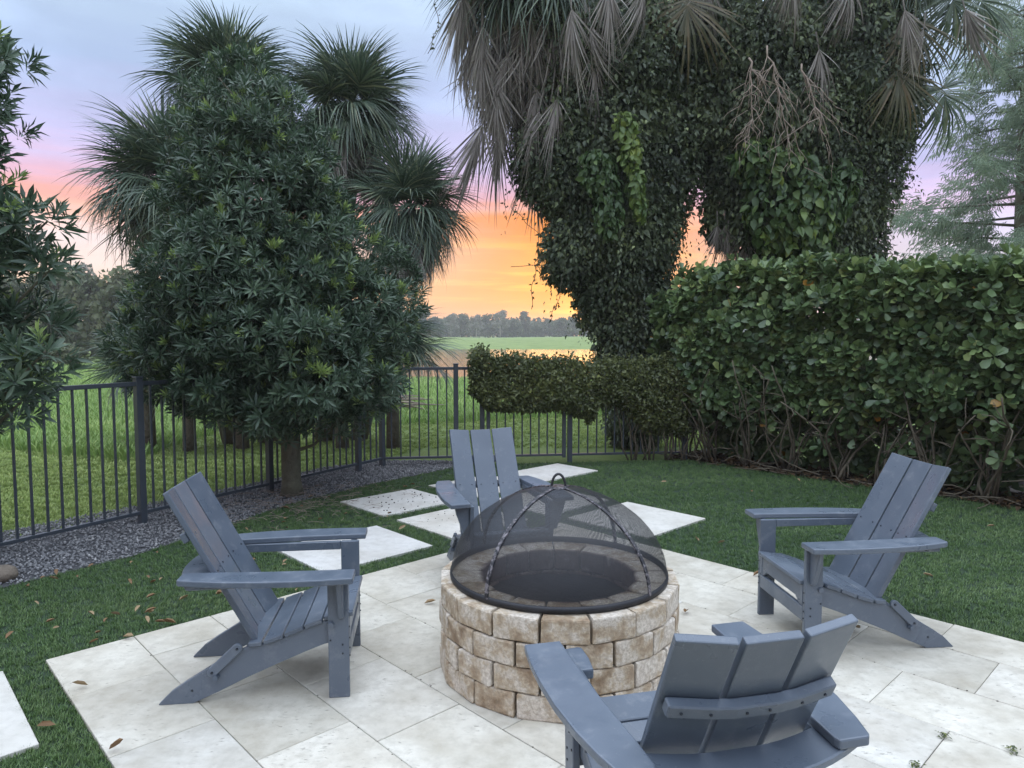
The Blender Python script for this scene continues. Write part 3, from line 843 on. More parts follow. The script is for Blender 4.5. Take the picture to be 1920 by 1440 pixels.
    inner = arc(.222, fr); outer = [(q, fr(q) - .030) for q, _ in inner]
    B2 = B @ Matrix(((1, 0, 0, 0), (0, 0, 1, 0), (0, 1, 0, 0), (0, 0, 0, 1)))
    br = link('back_rail', slab(inner + outer[::-1], .518, .562, 'xy', .004, 1, B2), root, pl)
    for q in (-.19, -.12, -.03, .03, .12, .19):
        sc = link('screw', disc(.0042, .006, 8), br, MAT['screw']); Mx = B2 @ Matrix.Translation((q, fr(q) - .0305, .54)) @ Matrix.Rotation(math.pi / 2, 4, 'X'); sc.matrix_local = Mx
    fi = lambda q: -.622 + .55 * max(0, abs(q) - .07) ** 1.5
    ix = np.linspace(-.262, .262, 13)
    inner = [(q, fi(q)) for q in ix]
    outer = [(q, -.752 + .85 * abs(q) ** 2 + (.0)) for q in np.linspace(.325, -.325, 13)]
    link('arm_crosspiece', slab([(-.325, -.60)] + inner + [(.325, -.60)] + outer, ZA - .025, ZA - .0015, 'xy', .004, 1), root, pl)
    link('lower_back_rail', slab(rect(-.218, .218, -.455, -.405), .185, .228, 'xy', .003), root, pl)
    # front aprons with the hand slot between them
    top = [(-.2445, .352), (.2445, .352), (.2445, .243), (.205, .243), (.165, .272), (-.165, .272), (-.205, .243), (-.2445, .243)]
    link('front_apron', slab(top, -.024, -.003, 'xz', .003), root, pl)
    link('front_stretcher', slab(rect(-.2445, .2445, .165, .241), -.024, -.003, 'xz', .003), root, pl)
    for s in (-1, 1):
        for z in (.315, .265, .22, .185):
            sc = link('screw', disc(.004, .005, 8), root, MAT['screw']); sc.location = (s * .258, -.0005, z + .0); sc.rotation_euler = (math.pi / 2, 0, 0)
        for y, z in ((-.082, .262), (-.03, .24), (-.03, .2), (-.03, .52), (-.075, .52)):
            sc = link('screw', disc(.0045, .004, 8), root, MAT['screw']); sc.location = (s * .2715, y, z); sc.rotation_euler = (0, math.pi / 2, 0)
        sc = link('screw', disc(.0055, .004, 8), root, MAT['screw']); sc.location = (s * .245, -.675, .058); sc.rotation_euler = (0, math.pi / 2, 0)
    return root
def copy_tree(o, parent=None):
    c = o.copy(); C.objects.link(c); c.parent = parent
    for ch in list(o.children): copy_tree(ch, c)
    return c
chair = make_chair()
POSES = [(-.747, 3.304, -83.0, 0, 'slate grey adirondack chair left of the fire pit, seen from its side'),
         (1.430, 3.712, 95.0, 0, 'slate grey adirondack chair right of the fire pit, beside the turf'),
         (.445, 2.345, 12.0, .9, 'slate grey adirondack chair in the foreground with its back turned'),
         (0.005, 4.342, 197.5, 0, 'slate grey adirondack chair behind the spark screen, facing the viewer')]
chairs = []
for i, (x, y, rz, roll, lab) in enumerate(POSES):
    chairs.append(chair if i == 0 else copy_tree(chair))
for o, (x, y, rz, roll, lab) in zip(chairs, POSES):
    o.location = (x, y, .0045); o.rotation_euler = (0, math.radians(-roll), math.radians(rz))
    tag(o, lab, 'chair', 'adirondack chairs around the fire pit')
# maker's oval on the side rail and the flip-out cup bracket under one arm of the near chair
near = chairs[2]
bd = link('badge', disc(.03, .003, 20), near, MAT['badge']); bd.location = (-.2455, -.30, .225); bd.rotation_euler = (0, math.pi / 2, 0); bd.scale = (.6, 1, 1)
link('cup_bracket', slab([(-.272, -.13), (-.272, .028), (-.212, .034), (-.2, .024), (-.2, -.05), (-.21, -.13)], .515, .550, 'xy', .006, 2), near, MAT['plastic'])

# ---------------------------------------------------------------- plants: leaf shapes
def leaf_template(rows, fold=.10, droop=.12):
    """rows of (y, half width); folded along the midrib, tip bent down"""
    V, F = [(0, 0, 0)], []
    prev = None
    for y, w in rows:
        z = -droop * y * y
        i = len(V)
        V += [(-w, y, z + fold * w * 2), (0, y, z), (w, y, z + fold * w * 2)]
        if prev is None: F += [(0, i + 1, i), (0, i + 2, i + 1)]
        else:
            p = prev
            F += [(p, p + 1, i + 1), (p, i + 1, i), (p + 1, p + 2, i + 2), (p + 1, i + 2, i + 1)]
        prev = i
    t = len(V); V.append((0, 1, -droop)); F += [(prev, prev + 1, t), (prev + 1, prev + 2, t)]
    return np.array(V, float), np.array(F)
LANCE = leaf_template([(.30, .085), (.66, .105)], .35, .16)
OBOV = leaf_template([(.28, .15), (.60, .32), (.88, .29)], .14, .08)
LANCE4 = leaf_template([(.52, .105)], .35, .16)
OBOV8 = leaf_template([(.36, .21), (.84, .32)], .14, .08)
OVATE = leaf_template([(.38, .27)], .22, .15)
OVATE2 = leaf_template([(.25, .24), (.6, .27)], .22, .22)
DRY = leaf_template([(.3, .16), (.7, .15)], .75, -.25)

def rosettes(cpos, cax, nleaf, L, lo=14, hi=80, jit=.25):
    """whorls of leaves round shoot tips: returns leaf pos, axis, face normal, size, shoot index"""
    n = len(cpos); N = n * nleaf
    idx = np.repeat(np.arange(n), nleaf); k = np.tile(np.arange(nleaf), n)
    ax = norm(cax)[idx]
    ref = np.where(np.abs(ax[:, 2:3]) < .9, np.array([[0, 0, 1.0]]), np.array([[1.0, 0, 0]]))
    u = norm(np.cross(ax, ref)); w = np.cross(ax, u)
    ph = k * 2.39996 + R.rand(n)[idx] * 6.28
    t = np.radians(lo + (hi - lo) * (k / max(1, nleaf - 1)) + R.normal(0, 8, N))
    rad = np.cos(ph)[:, None] * u + np.sin(ph)[:, None] * w
    d = ax * np.cos(t)[:, None] + rad * np.sin(t)[:, None] + R.normal(0, jit * .6, (N, 3))
    up = ax * np.sin(t)[:, None] - rad * np.cos(t)[:, None]
    pos = cpos[idx] - ax * (k / nleaf * L * .45)[:, None] + rad * .008
    return pos, norm(d), up, np.full(N, L) * R.uniform(.75, 1.15, N), idx
def sphere_dirs(n):
    return norm(R.normal(size=(n, 3)))

# ---------------------------------------------------------------- broadleaf trees with whorled glossy leaves
def broadleaf(name, base, clumps, trunk, limbs_r, label, nros=13, nleaf=12, L=.135, nobj=300):
    """clumps: (x, y, z, horizontal radius, vertical radius, outward dir)"""
    root = empty(name, base); tag(root, label, 'tree')
    base = np.asarray(base, float)
    V, F = tube_geo(np.asarray(trunk[0]) - base, trunk[1], 12)
    link('trunk', mesh('trunk', V, F, True), root, MAT['bark'])
    tp = np.asarray(trunk[0], float)
    geo = []
    for c in clumps[::3]:
        p = np.array(c[:3]); zt = np.clip(p[2] - .35 * np.linalg.norm(p[:2] - tp[0, :2]) - .15, tp[1, 2], tp[-1, 2])
        s = np.array([np.interp(zt, tp[:, 2], tp[:, 0]), np.interp(zt, tp[:, 2], tp[:, 1]), zt])
        m = (s + p) / 2 + np.array([0, 0, -.08])
        geo.append(tube_geo(np.array([s, m, p]) - base, [limbs_r, limbs_r * .7, limbs_r * .35], 5))
    V, F = join_geo(geo); link('limbs', mesh('limbs', V, F, True), root, MAT['bark'])
    cp, ca, out, yg = [], [], [], []
    for (x, y, z, rh, rv, od) in clumps:
        n = max(4, int(nros * (rh / .28) ** 2 * R.uniform(.8, 1.2)))
        d = sphere_dirs(n * 2); od = np.asarray(od)
        d = d[(d @ norm(od * .75 + np.array([0, 0, .65])) > -.35)][:n]
        cp.append(np.array([x, y, z]) + d * np.array([rh, rh, rv]) * R.uniform(.8, 1.08, (len(d), 1)))
        ca.append(d * .7 + od * .45 + np.array([0, 0, .55]) + R.normal(0, .18, d.shape)); out.append(norm(d * .5 + od))
        yg.append((R.rand(len(d)) < .075 * (1 + 1.5 * (d[:, 2] > .4))))
    cp, ca, out, yg = map(np.concatenate, (cp, ca, out, yg))
    pos, d, up, sz, idx = rosettes(cp, ca, nleaf, L)
    sz = sz * R.uniform(.75, 1.25, len(cp))[idx]
    y = yg[idx]
    d = np.where(y[:, None], norm(d + norm(ca)[idx] * .9), d); sz = np.where(y, sz * .8, sz)
    Rm = frames(d, up + R.normal(0, .2, up.shape))
    rnd = np.clip(.30 + .16 * R.normal(size=len(cp))[idx] + R.normal(0, .1, len(pos)), 0, .84); rnd = np.where(y, R.uniform(.88, 1, len(pos)), rnd)
    pick = pick_largest(Rm, pos, sz, out[idx], nobj)
    leaf_objects(LANCE, Rm, pos, sz, rnd, pick, MAT['treeleaf'], root, base)
    keep = np.ones(len(pos), bool); keep[pick] = False
    V, F, rd = batch(LANCE4, Rm[keep], pos[keep], sz[keep], rnd[keep], base)
    tag(link('crown', mesh('crown', V, F, True, {'rnd': rd}), root, MAT['treeleaf']), kind='stuff')
    return root
def main_tree():
    Y0 = 7.05
    rows = [(122, 385, 500), (165, 350, 560), (215, 325, 620), (265, 312, 650), (315, 305, 655), (365, 300, 668), (415, 292, 700), (465, 282, 745), (515, 262, 785),
            (565, 240, 792), (615, 232, 795), (660, 236, 790), (705, 262, 785), (745, 330, 760), (785, 430, 690)]
    cl = []
    for i, (py, x0, x1) in enumerate(rows):
        p0, p1 = at(x0, py, Y0), at(x1, py, Y0)
        cx, hw, z = (p0[0] + p1[0]) / 2, (p1[0] - p0[0]) / 2, p0[2]
        rh = .26 if i > 1 else .2
        hw *= 1 + .055 * math.sin(2 * math.pi * (py + 20) / 118)
        hr = max(.05, hw - rh * .95 - .05); n = max(3, int(2 * math.pi * hr / .36))
        for k in range(n):
            t = (k + .5 * (i % 2) + R.uniform(-.3, .3)) / n * 2 * math.pi
            f = (R.uniform(.88, 1.05) if R.rand() > .14 else .66) * (1 + .09 * math.sin(3 * t + i * .9) + .05 * math.sin(5 * t - i * 1.7))
            d = np.array([math.cos(t), math.sin(t), 0])
            up = .8 if i < 2 else (.15 if i < 11 else -.25)
            cl.append((cx + d[0] * hr * f, Y0 + d[1] * hr * .92 * f, z + R.normal(0, .05), rh * R.uniform(.85, 1.2), rh * R.uniform(.55, .8), norm(d + np.array([0, 0, up]))))
        if hr > .6:
            for k in range(int(n * .9)):
                t = R.rand() * 6.28; f = R.uniform(.3, .8); d = np.array([math.cos(t), math.sin(t), .2])
                cl.append((cx + d[0] * hr * f, Y0 + d[1] * hr * f, z, rh, rh * .7, norm(d)))
    bx_, by_ = -2.22, 7.08
    tr = np.array([(bx_, by_, -.02), (bx_ - .005, by_, .12), (bx_ - .01, by_ - .01, .7), (bx_ - .04, by_, 1.6), (bx_ - .09, by_ - .02, 2.6), (bx_ - .12, by_, 3.7)])
    broadleaf('broadleaf_tree', (bx_, by_, -.01), cl, (tr, [.125, .098, .088, .07, .045, .015]), .022, 'large dense dark green tree with whorled glossy leaves overhanging the metal fence', 30, 13, .097)
main_tree()
def left_tree():
    cl = []
    spots = [(-95, 60, .25), (-40, 95, .2), (5, 130, .17), (-20, 190, .2), (15, 235, .16), (-55, 290, .22), (-70, 200, .25), (-100, 130, .3), (-10, 320, .16), (-120, 300, .3),
             (-80, 390, .3), (-20, 400, .2), (45, 405, .2), (85, 425, .17), (20, 450, .22), (75, 490, .2), (100, 505, .16), (-50, 470, .3), (-130, 420, .35), (30, 520, .2),
             (-10, 580, .24), (50, 585, .22), (85, 600, .18), (25, 640, .24), (75, 655, .2), (-60, 600, .3), (-140, 600, .35), (60, 690, .2), (20, 700, .24), (70, 735, .18),
             (-40, 700, .3), (30, 765, .2), (-10, 790, .22), (-70, 780, .28), (-150, 720, .35), (-20, 750, .24), (60, 720, .16), (-110, 500, .3), (-160, 520, .35)]
    axp = np.array([-3.80, 4.85])
    for px, py, r in spots:
        for Y in (4.55, 4.85, 5.15) if px < -30 else (4.55 + R.uniform(-.15, .3),):
            p = at(px + R.normal(0, 6), py + R.normal(0, 8), Y)
            d = np.array([p[0] - axp[0], Y - axp[1], .12]); cl.append((*p, r * .9, r * .55, norm(d)))
    tr = np.array([(-3.80, 4.85, -.02), (-3.80, 4.85, .6), (-3.84, 4.86, 1.8), (-3.82, 4.85, 3.3)])
    broadleaf('broadleaf_tree', (-3.80, 4.85, -.01), cl, (tr, [.085, .07, .05, .015]), .018, 'dark green tree with tiered glossy foliage cut off by the left picture edge', 21, 11, .118, 300)
left_tree()

# ---------------------------------------------------------------- palms
def frond_mesh(seed, blade=.85, pet=.55, sag=.5, dead=False, half=128, nseg=44):
    """a costapalmate fan: leaf stalk, then long narrow segments joined for a third of their length, tips hanging"""
    r = np.random.RandomState(seed)
    V, F, A = [], [], []
    # stalk: flat strip arching
    ps = []
    for t in np.linspace(0, 1, 5):
        ps.append(np.array([0, pet * t * (1 - .12 * sag * t), -.10 * sag * pet * t * t]))
    tv, tf = tube_geo(ps, [.016, .014, .012, .010, .008], 4)
    V += list(tv); F += [q for q in tf]; A += [.4] * len(tv)
    hub = ps[-1]; bd = norm(ps[-1] - ps[-2])
    base_down = .25 * sag
    for k in range(nseg):
        a = math.radians(-half + 2 * half * k / (nseg - 1) + r.normal(0, 1.5))
        ln = blade * (.72 + .28 * math.cos(a * .7)) * r.uniform(.85, 1.08)
        # costa carries the middle segments further out and folds the fan into a V
        org = hub + bd * blade * .22 * max(0, math.cos(a)) * .8
        dr = np.array([math.sin(a), math.cos(a), 0])
        dr = dr + np.array([0, 0, .32 * abs(math.sin(a)) - base_down])
        if dead: dr = np.array([math.sin(a) * r.uniform(.04, .32), .6 + .4 * math.cos(a), -.12 + r.normal(0, .10)]); ln *= r.uniform(.6, 1.2)
        dr = norm(dr)
        wmax = blade * (.0115 if dead else .0165) * r.uniform(.8, 1.2)
        sd = norm(np.cross(dr, np.array([0, 0, 1.0]) + r.normal(0, .25 if not dead else .8, 3)))
        i0 = len(V); steps = (0, .35, .62, .85, 1.0); wid = (.35, 1.0, .72, .34, .05)
        g = sag * r.uniform(.6, 1.5)
        tw = r.normal(0, .05)
        sh = r.rand()
        for t, w in zip(steps, wid):
            p = org + dr * ln * t
            hang = g * ln * (t ** 2.6) * .55
            p = p + np.array([tw * ln * t * t, -hang * .28 * dr[1], -hang])
            V += [p - sd * w * wmax, p + sd * w * wmax]; A += [sh, sh]
        for e in range(len(steps) - 1):
            b = i0 + e * 2; F.append((b, b + 1, b + 3, b + 2))
    return mesh('frond', V, F, False, {'rnd': A})
FR = {'up': [frond_mesh(1, .80, .5, .45, nseg=58), frond_mesh(2, .85, .45, .65, nseg=58), frond_mesh(3, .8, .5, .9, nseg=58)],
      'dn': [frond_mesh(4, .80, .4, 1.15, nseg=58), frond_mesh(5, .78, .4, 1.4, nseg=58)],
      'dead': [frond_mesh(6, .85, .35, .5, True, nseg=56), frond_mesh(7, .78, .3, .8, True, nseg=60), frond_mesh(8, .95, .3, .4, True, nseg=60)]}
FY = [frond_mesh(11, .9, .55, .8, False, 78, 36), frond_mesh(12, .95, .5, .5, False, 58, 32)]
for k, l_ in FR.items():
    for me in l_: me.materials.append(MAT['deadpalm' if k == 'dead' else 'palm'])
for me in FY: me.materials.append(MAT['yellowpalm'])
def set_frond(root, me, hub, d, sc, base, upv=(0, 0, 1), roll=0.0):
    o = bpy.data.objects.new('frond', me); C.objects.link(o); o.parent = root
    d = norm(np.asarray(d, float)); upv = np.asarray(upv, float)
    if abs(d @ upv) > .97: upv = np.array([.3, -.9, .1])
    Rm = frames(d[None], upv[None])[0]
    M = Matrix(Rm.tolist()).to_4x4() @ Matrix.Rotation(roll, 4, 'Y') @ Matrix.Scale(sc, 4)
    M.translation = Vector((np.asarray(hub) - base).tolist()); o.matrix_local = M
def palm(base, hub, size, label, ngreen=34, ndead=14, lowest=-25, rt=.13, group=None, dead_len=1.0, bias=None, bend=.12):
    base, hub = np.asarray(base, float), np.asarray(hub, float)
    root = empty('palm_tree', base); tag(root, label, 'palm tree', group)
    m = (base + hub) / 2 + np.array([(hub - base)[0] * bend, 0, 0])
    P = [base, base * .55 + m * .45, m, m * .45 + hub * .55, hub]
    V, F = tube_geo(np.array(P) - base, [rt * 1.25, rt, rt, rt * 1.05, rt * .8], 10)
    link('trunk', mesh('trunk', V, F, True), root, MAT['palmbark'])
    for k in range(ngreen):
        el = 82 - (82 - lowest) * ((k + .5) / ngreen) ** .9
        az = k * 2.39996 + R.normal(0, .15); e = math.radians(el + R.normal(0, 5))
        d = np.array([math.cos(e) * math.cos(az), math.cos(e) * math.sin(az), math.sin(e)])
        pool = FR['up'] if el > 20 else FR['dn'] + FR['up'][2:]
        set_frond(root, pool[R.randint(len(pool))], hub + d * .05, d, size * R.uniform(.85, 1.1), base, roll=R.normal(0, .35))
    for k in range(ndead):
        az = k * 2.39996 + 1.0 + R.normal(0, .2); e = math.radians(R.uniform(-80, -48))
        if bias is not None and R.rand() < .65: az = bias + R.normal(0, .8)
        d = np.array([math.cos(e) * math.cos(az), math.cos(e) * math.sin(az), math.sin(e)])
        hb = hub + np.array([math.cos(az) * .12, math.sin(az) * .12, -R.uniform(.05, .35)]) * size
        set_frond(root, FR['dead'][R.randint(3)], hb, d, size * dead_len * R.uniform(.85, 1.1), base, upv=(math.cos(az), math.sin(az), .2), roll=R.normal(0, .4))
    return root
PY = 10.4
G1 = 'palm cluster behind the dark tree'
palm((-3.7, PY + .3, 0), at(428, 178, PY), .86, 'tallest palm of the cluster, its fan crown rising above the dark tree', 52, 10, -30, .12, G1)
palm((-4.2, PY + .2, 0), at(312, 350, PY - .4), .90, 'left palm of the cluster, fans drooping toward the lavender sky', 64, 14, -55, .12, G1)
palm((-2.9, PY + .5, 0), at(655, 212, PY), .84, 'palm with a dead grey skirt right of the dark tree top', 56, 36, -30, .13, G1, 1.05)
palm((-2.4, PY + .6, 0), at(768, 392, PY - .3), .76, 'low palm at the right side of the cluster against the orange sky', 60, 34, -60, .12, G1, 1.0)
def palmetto(c, size, label, n=22):
    c = np.asarray(c, float); root = empty('palmetto', (c[0], c[1], 0)); tag(root, label, 'palmetto')
    b = np.array([c[0], c[1], 0])
    V, F = tube_geo(np.array([(0, 0, -.03), (0, 0, max(.2, c[2]))]), [.1, .08], 8); link('trunk', mesh('trunk', V, F, True), root, MAT['palmbark'])
    for k in range(n):
        e = math.radians(70 - 85 * k / n + R.normal(0, 6)); az = k * 2.39996
        d = np.array([math.cos(e) * math.cos(az), math.cos(e) * math.sin(az), math.sin(e)])
        set_frond(root, (FR['up'] + FR['dn'])[R.randint(5)], c, d, size * R.uniform(.8, 1.1), b, roll=R.normal(0, .4))
palmetto(at(275, 690, 10.0), .72, 'low fan palm at the left foot of the palm cluster')
palmetto(at(352, 715, 9.9), .62, 'small fan palm behind the fence pickets under the dark tree, left of its trunk', 20)
palmetto(at(452, 725, 10.1), .62, 'small fan palm right behind the trunk of the dark tree', 20)
palmetto(at(640, 715, 10.2), .62, 'small fan palm behind the fence near the corner post', 20)
palmetto(at(735, 655, 10.2), .80, 'low fan palm at the right foot of the palm cluster', 24)

# ---------------------------------------------------------------- vine-smothered palms on the right
VY = 10.3
G2 = 'tall vine-covered palms'
pa = palm((1.70, VY + .3, 0), at(1000, -30, VY), 1.12, 'leaning palm with a shaggy grey skirt at the top of the picture', 48, 60, -30, .16, G2, 1.25, bend=-.38)
pb = palm((1.75, VY + .5, 0), at(1275, -135, VY + .4), 1.2, 'middle palm above the vine mass with one yellowing hanging fan', 34, 22, -35, .16, G2, 1.2)
pc = palm((3.30, VY + .3, 0), at(1625, -75, VY), 1.25, 'right palm whose brown-tipped fans reach toward the cypress', 36, 20, -35, .17, G2, 1.1)
def hang(root, px, py, Y, dx, sc, me, roll=0.0, dy=-.25):
    b = np.array(root.location)
    set_frond(root, me, at(px, py, Y), (dx, dy, -1.0), sc, b, upv=(0, -1, .1), roll=roll)
hang(pb, 1285, -85, 9.6, .02, 1.12, FY[0]); hang(pb, 1300, -100, 9.7, .25, 1.05, FR['dead'][0])
hang(pb, 1130, -95, 9.5, -.05, 1.1, FR['dn'][0]); hang(pb, 1090, -60, 9.5, .1, .9, FR['dead'][1])
hang(pc, 1690, -40, 9.6, .15, 1.0, FY[1]); hang(pc, 1760, -60, 9.7, .45, 1.05, FR['dn'][0]); hang(pc, 1800, -60, 9.9, .7, 1.2, FR['dn'][0])
hang(pc, 1660, 60, 9.55, .25, .95, FY[1]); hang(pc, 1640, 70, 9.5, -.05, .8, FR['dn'][1]); hang(pc, 1530, 60, 9.5, .1, .85, FR['dead'][2])
hang(pc, 1600, -90, 9.5, -.2, 1.0, FR['dead'][0]); hang(pc, 1480, -110, 9.5, -.1, 1.0, FR['dead'][1]); hang(pa, 1050, 150, 9.6, -.15, .9, FR['dead'][2])
hang(pa, 1020, 170, 9.7, -.25, .9, FR['dead'][0]); hang(pb, 1110, 70, 9.5, .05, .8, FR['dead'][2]); hang(pc, 1750, 120, 9.8, .35, 1.0, FR['dn'][0])
for k, (x0, y0) in enumerate([(870, -60), (880, -40), (900, -70), (905, 0), (935, -40), (960, 20), (985, -20), (895, 50), (915, 90), (935, 110), (960, 120), (990, 90), (920, 180), (950, 190), (1010, 40), (905, 30), (890, 0), (980, 160), (1010, 120), (1030, 190), (1000, 230), (970, 60), (1040, 90), (1060, 20)]):
    hang(pa, x0, y0, VY - .45 + .25 * (k % 3), R.normal(-.12, .12), R.uniform(1.0, 1.35), FR['dead'][k % 3], R.normal(0, .4))
for k, (x0, y0) in enumerate([(1070, -30), (1105, 15), (1140, -60), (1205, -75), (1480, -80), (1585, -70), (1690, -20), (1735, 25), (1800, -15)]):
    rt_ = pa if x0 < 1150 else pb if x0 < 1400 else pc
    hang(rt_, x0, y0, VY - 1.15 + .2 * (k % 2), R.normal(0, .12), R.uniform(.75, 1.05), FR['dead'][k % 3], R.normal(0, .4))
for k, x0 in enumerate((1345, 1372, 1398, 1360, 1385, 1410)):
    hang(pc, x0 + R.normal(0, 3), 395 + 18 * (k % 3), VY - .25, R.normal(0, .06), .62, FR['dead'][k % 3], R.normal(0, .3), -.05)

def blob_leaves(blobs, per_m2, inner=.35):
    """leaf positions over (and a little inside) a union of ellipsoids: pos, outward normal"""
    Ps, Ns = [], []
    B = [(np.asarray(c), np.asarray(r)) for c, r in blobs]
    for i, (c, r) in enumerate(B):
        A = 4 * math.pi * ((r[0] * r[1]) ** 1.6 / 3 + (r[0] * r[2]) ** 1.6 / 3 + (r[1] * r[2]) ** 1.6 / 3) ** (1 / 1.6)
        n = int(A * per_m2); d = sphere_dirs(n)
        lump = 1 + .13 * vnoise(d * r + c, 3.4, 21) + .05 * R.normal(size=n)
        k = np.where(R.rand(n) < inner, R.uniform(.62, .96, n), lump)
        if inner > .3:
            sp = np.clip(vnoise(d * r + c, 9.0, 23) - .25, 0, 1) * .32 * R.rand(n) ** .7 * (.55 / np.maximum(.4, r.mean()))
            k = np.where(R.rand(n) < .45, k + sp, k)
        p = c + d * r * k[:, None]
        ok = np.ones(n, bool)
        for j, (c2, r2) in enumerate(B):
            if j != i: ok &= (((p - c2) / r2) ** 2).sum(1) > .55
        Ps.append(p[ok]); Ns.append(norm(d / r)[ok])
    return np.concatenate(Ps), np.concatenate(Ns)
def pxblob(px, py, rx, ry, Y, rd=None):
    c = at(px, py, Y); k = Y / FPX
    return c, (rx * k, (rd or rx * k * .9), ry * k)
def hang_frames(pos, nrm, fall=.8, jit=.5):
    n = len(pos)
    d = np.array([0, 0, -fall]) + nrm * .45 + R.normal(0, jit, (n, 3))
    return frames(norm(d), nrm + R.normal(0, .45, (n, 3)))
def vine_thing(name, base, blobs, per, L, m, label, T=OVATE, inner=.35, lo=0, hi=1, nobj=0, cat='vine', fall=.8, shades=None):
    root = empty(name, base); tag(root, label, cat); b = np.asarray(base, float)
    pos, nr = blob_leaves(blobs, per, inner)
    Rm = hang_frames(pos, nr, fall); n = len(pos); sz = R.uniform(.5, 1.5, n) * L
    if inner > .3:
        depth = R.rand(n) < .4; pos = np.where(depth[:, None], pos - nr * R.uniform(.1, .35, (n, 1)), pos); sz = np.where(depth, sz * 1.9, sz)
    if inner > .3:                                  # loose strands that hang clear of the mass
        ns, nl_ = 260, 13
        i = R.choice(np.where(nr[:, 2] < .35)[0], ns); t = np.tile(np.arange(nl_), (ns, 1)); ln = R.uniform(.25, .8, (ns, 1)) / nl_
        dr = R.normal(0, .12, (ns, 1, 3)) + nr[i][:, None] * .22 + np.array([0, 0, -1.0])
        sp = pos[i][:, None] + nr[i][:, None] * .03 + dr * (t * ln)[:, :, None] + R.normal(0, .022, (ns, nl_, 3))
        sn = norm(np.repeat(nr[i], nl_, 0) + R.normal(0, .3, (ns * nl_, 3))); sp = sp.reshape(-1, 3)
        ok = sp[:, 2] > .3; sp, sn = sp[ok], sn[ok]
        pos = np.concatenate([pos, sp]); nr = np.concatenate([nr, sn]); Rm = np.concatenate([Rm, hang_frames(sp, sn, fall)]); sz = np.concatenate([sz, R.uniform(.6, 1.1, len(sp)) * L]); n = len(pos)
    rnd = np.clip(lo + (hi - lo) * (.45 + .24 * vnoise(pos, 2.2, 8) + R.normal(0, .2, n)), 0, 1)
    keep = np.ones(n, bool)
    if nobj:
        pick = pick_largest(Rm, pos, sz, nr, nobj); keep[pick] = False
        leaf_objects(T, Rm, pos, sz, rnd, pick, m, root, b)
    V, F, rd = batch(T, Rm[keep], pos[keep], sz[keep], rnd[keep], b)
    tag(link('foliage', mesh('foliage', V, F, True, {'rnd': rd}), root, m), kind='stuff')
    return root, pos
LB = [pxblob(1188, 700, 66, 80, VY), pxblob(1192, 785, 62, 70, VY), pxblob(1180, 615, 72, 85, VY), pxblob(1165, 520, 92, 95, VY), pxblob(1120, 560, 45, 70, VY - .1), pxblob(1150, 430, 115, 110, VY), pxblob(1130, 330, 130, 120, VY), pxblob(1130, 230, 130, 120, VY),
      pxblob(1075, 470, 60, 80, VY - .2), pxblob(1210, 410, 62, 110, VY), pxblob(1040, 300, 80, 90, VY - .2), pxblob(1150, 120, 160, 120, VY + .1), pxblob(1230, 300, 90, 140, VY), pxblob(1212, 540, 45, 80, VY)]
v1, p1 = vine_thing('climbing_vine', (1.72, VY + .2, 0), LB, 1300, .068, MAT['vine'], 'dark small-leaved vine smothering the left of the two tall palm trunks')
RB = [pxblob(1365, 290, 58, 90, VY + .1), pxblob(1440, 360, 100, 130, VY), pxblob(1540, 360, 105, 140, VY), pxblob(1600, 290, 95, 140, VY), pxblob(1480, 240, 130, 120, VY), pxblob(1350, 200, 110, 120, VY + .2),
      pxblob(1420, 110, 150, 120, VY + .2), pxblob(1560, 130, 150, 130, VY + .1), pxblob(1630, 200, 90, 110, VY), pxblob(1510, 470, 95, 75, VY), pxblob(1600, 440, 60, 75, VY + .1), pxblob(1300, 90, 100, 110, VY + .4),
      pxblob(1460, 520, 60, 60, VY + .1), pxblob(1338, 395, 24, 50, VY + .1)]
v2, p2 = vine_thing('climbing_vine', (3.4, VY + .2, 0), RB, 1250, .068, MAT['vine'], 'dark leafy vine mass covering the right tall palm above the hedge')
CB = [pxblob(1470, 325, 62, 48, VY - .72, .3), pxblob(1530, 375, 48, 62, VY - .76, .3), pxblob(1450, 385, 46, 66, VY - .74, .3), pxblob(1510, 445, 42, 48, VY - .72, .28), pxblob(1415, 300, 36, 40, VY - .66, .25), pxblob(1530, 490, 28, 34, VY - .70, .2), pxblob(1490, 400, 40, 60, VY - .8, .25), pxblob(1575, 340, 26, 44, VY - .66, .2)]
vine_thing('creeper', (3.6, VY - .6, 0), CB, 330, .125, MAT['creeper'], 'bright green broad-leaved creeper hanging over the right vine mass', OVATE2, .25, 0, 1, 220, fall=1.1)
CB2 = [pxblob(1120, 320, 34, 40, VY - .95, .15), pxblob(1140, 380, 26, 60, VY - .95, .14)]
vine_thing('creeper', (1.3, VY - .9, 0), CB2, 620, .085, MAT['creeper'], 'green creeper patch hanging on the left vine mass', OVATE2, .25, 0, .75, 40, fall=1.1)
CB3 = [pxblob(1170, 235, 16, 24, VY - 1.0, .1), pxblob(1182, 285, 16, 34, VY - 1.0, .1), pxblob(1192, 345, 14, 34, VY - 1.0, .1), pxblob(1202, 390, 9, 20, VY - 1.0, .08)]
vine_thing('creeper', (1.6, VY - 1.0, 0), CB3, 700, .085, MAT['creeper'], 'narrow yellow-green creeper strand dangling in front of the left vine mass', OVATE2, .2, .45, 1.0, 40, fall=1.1)

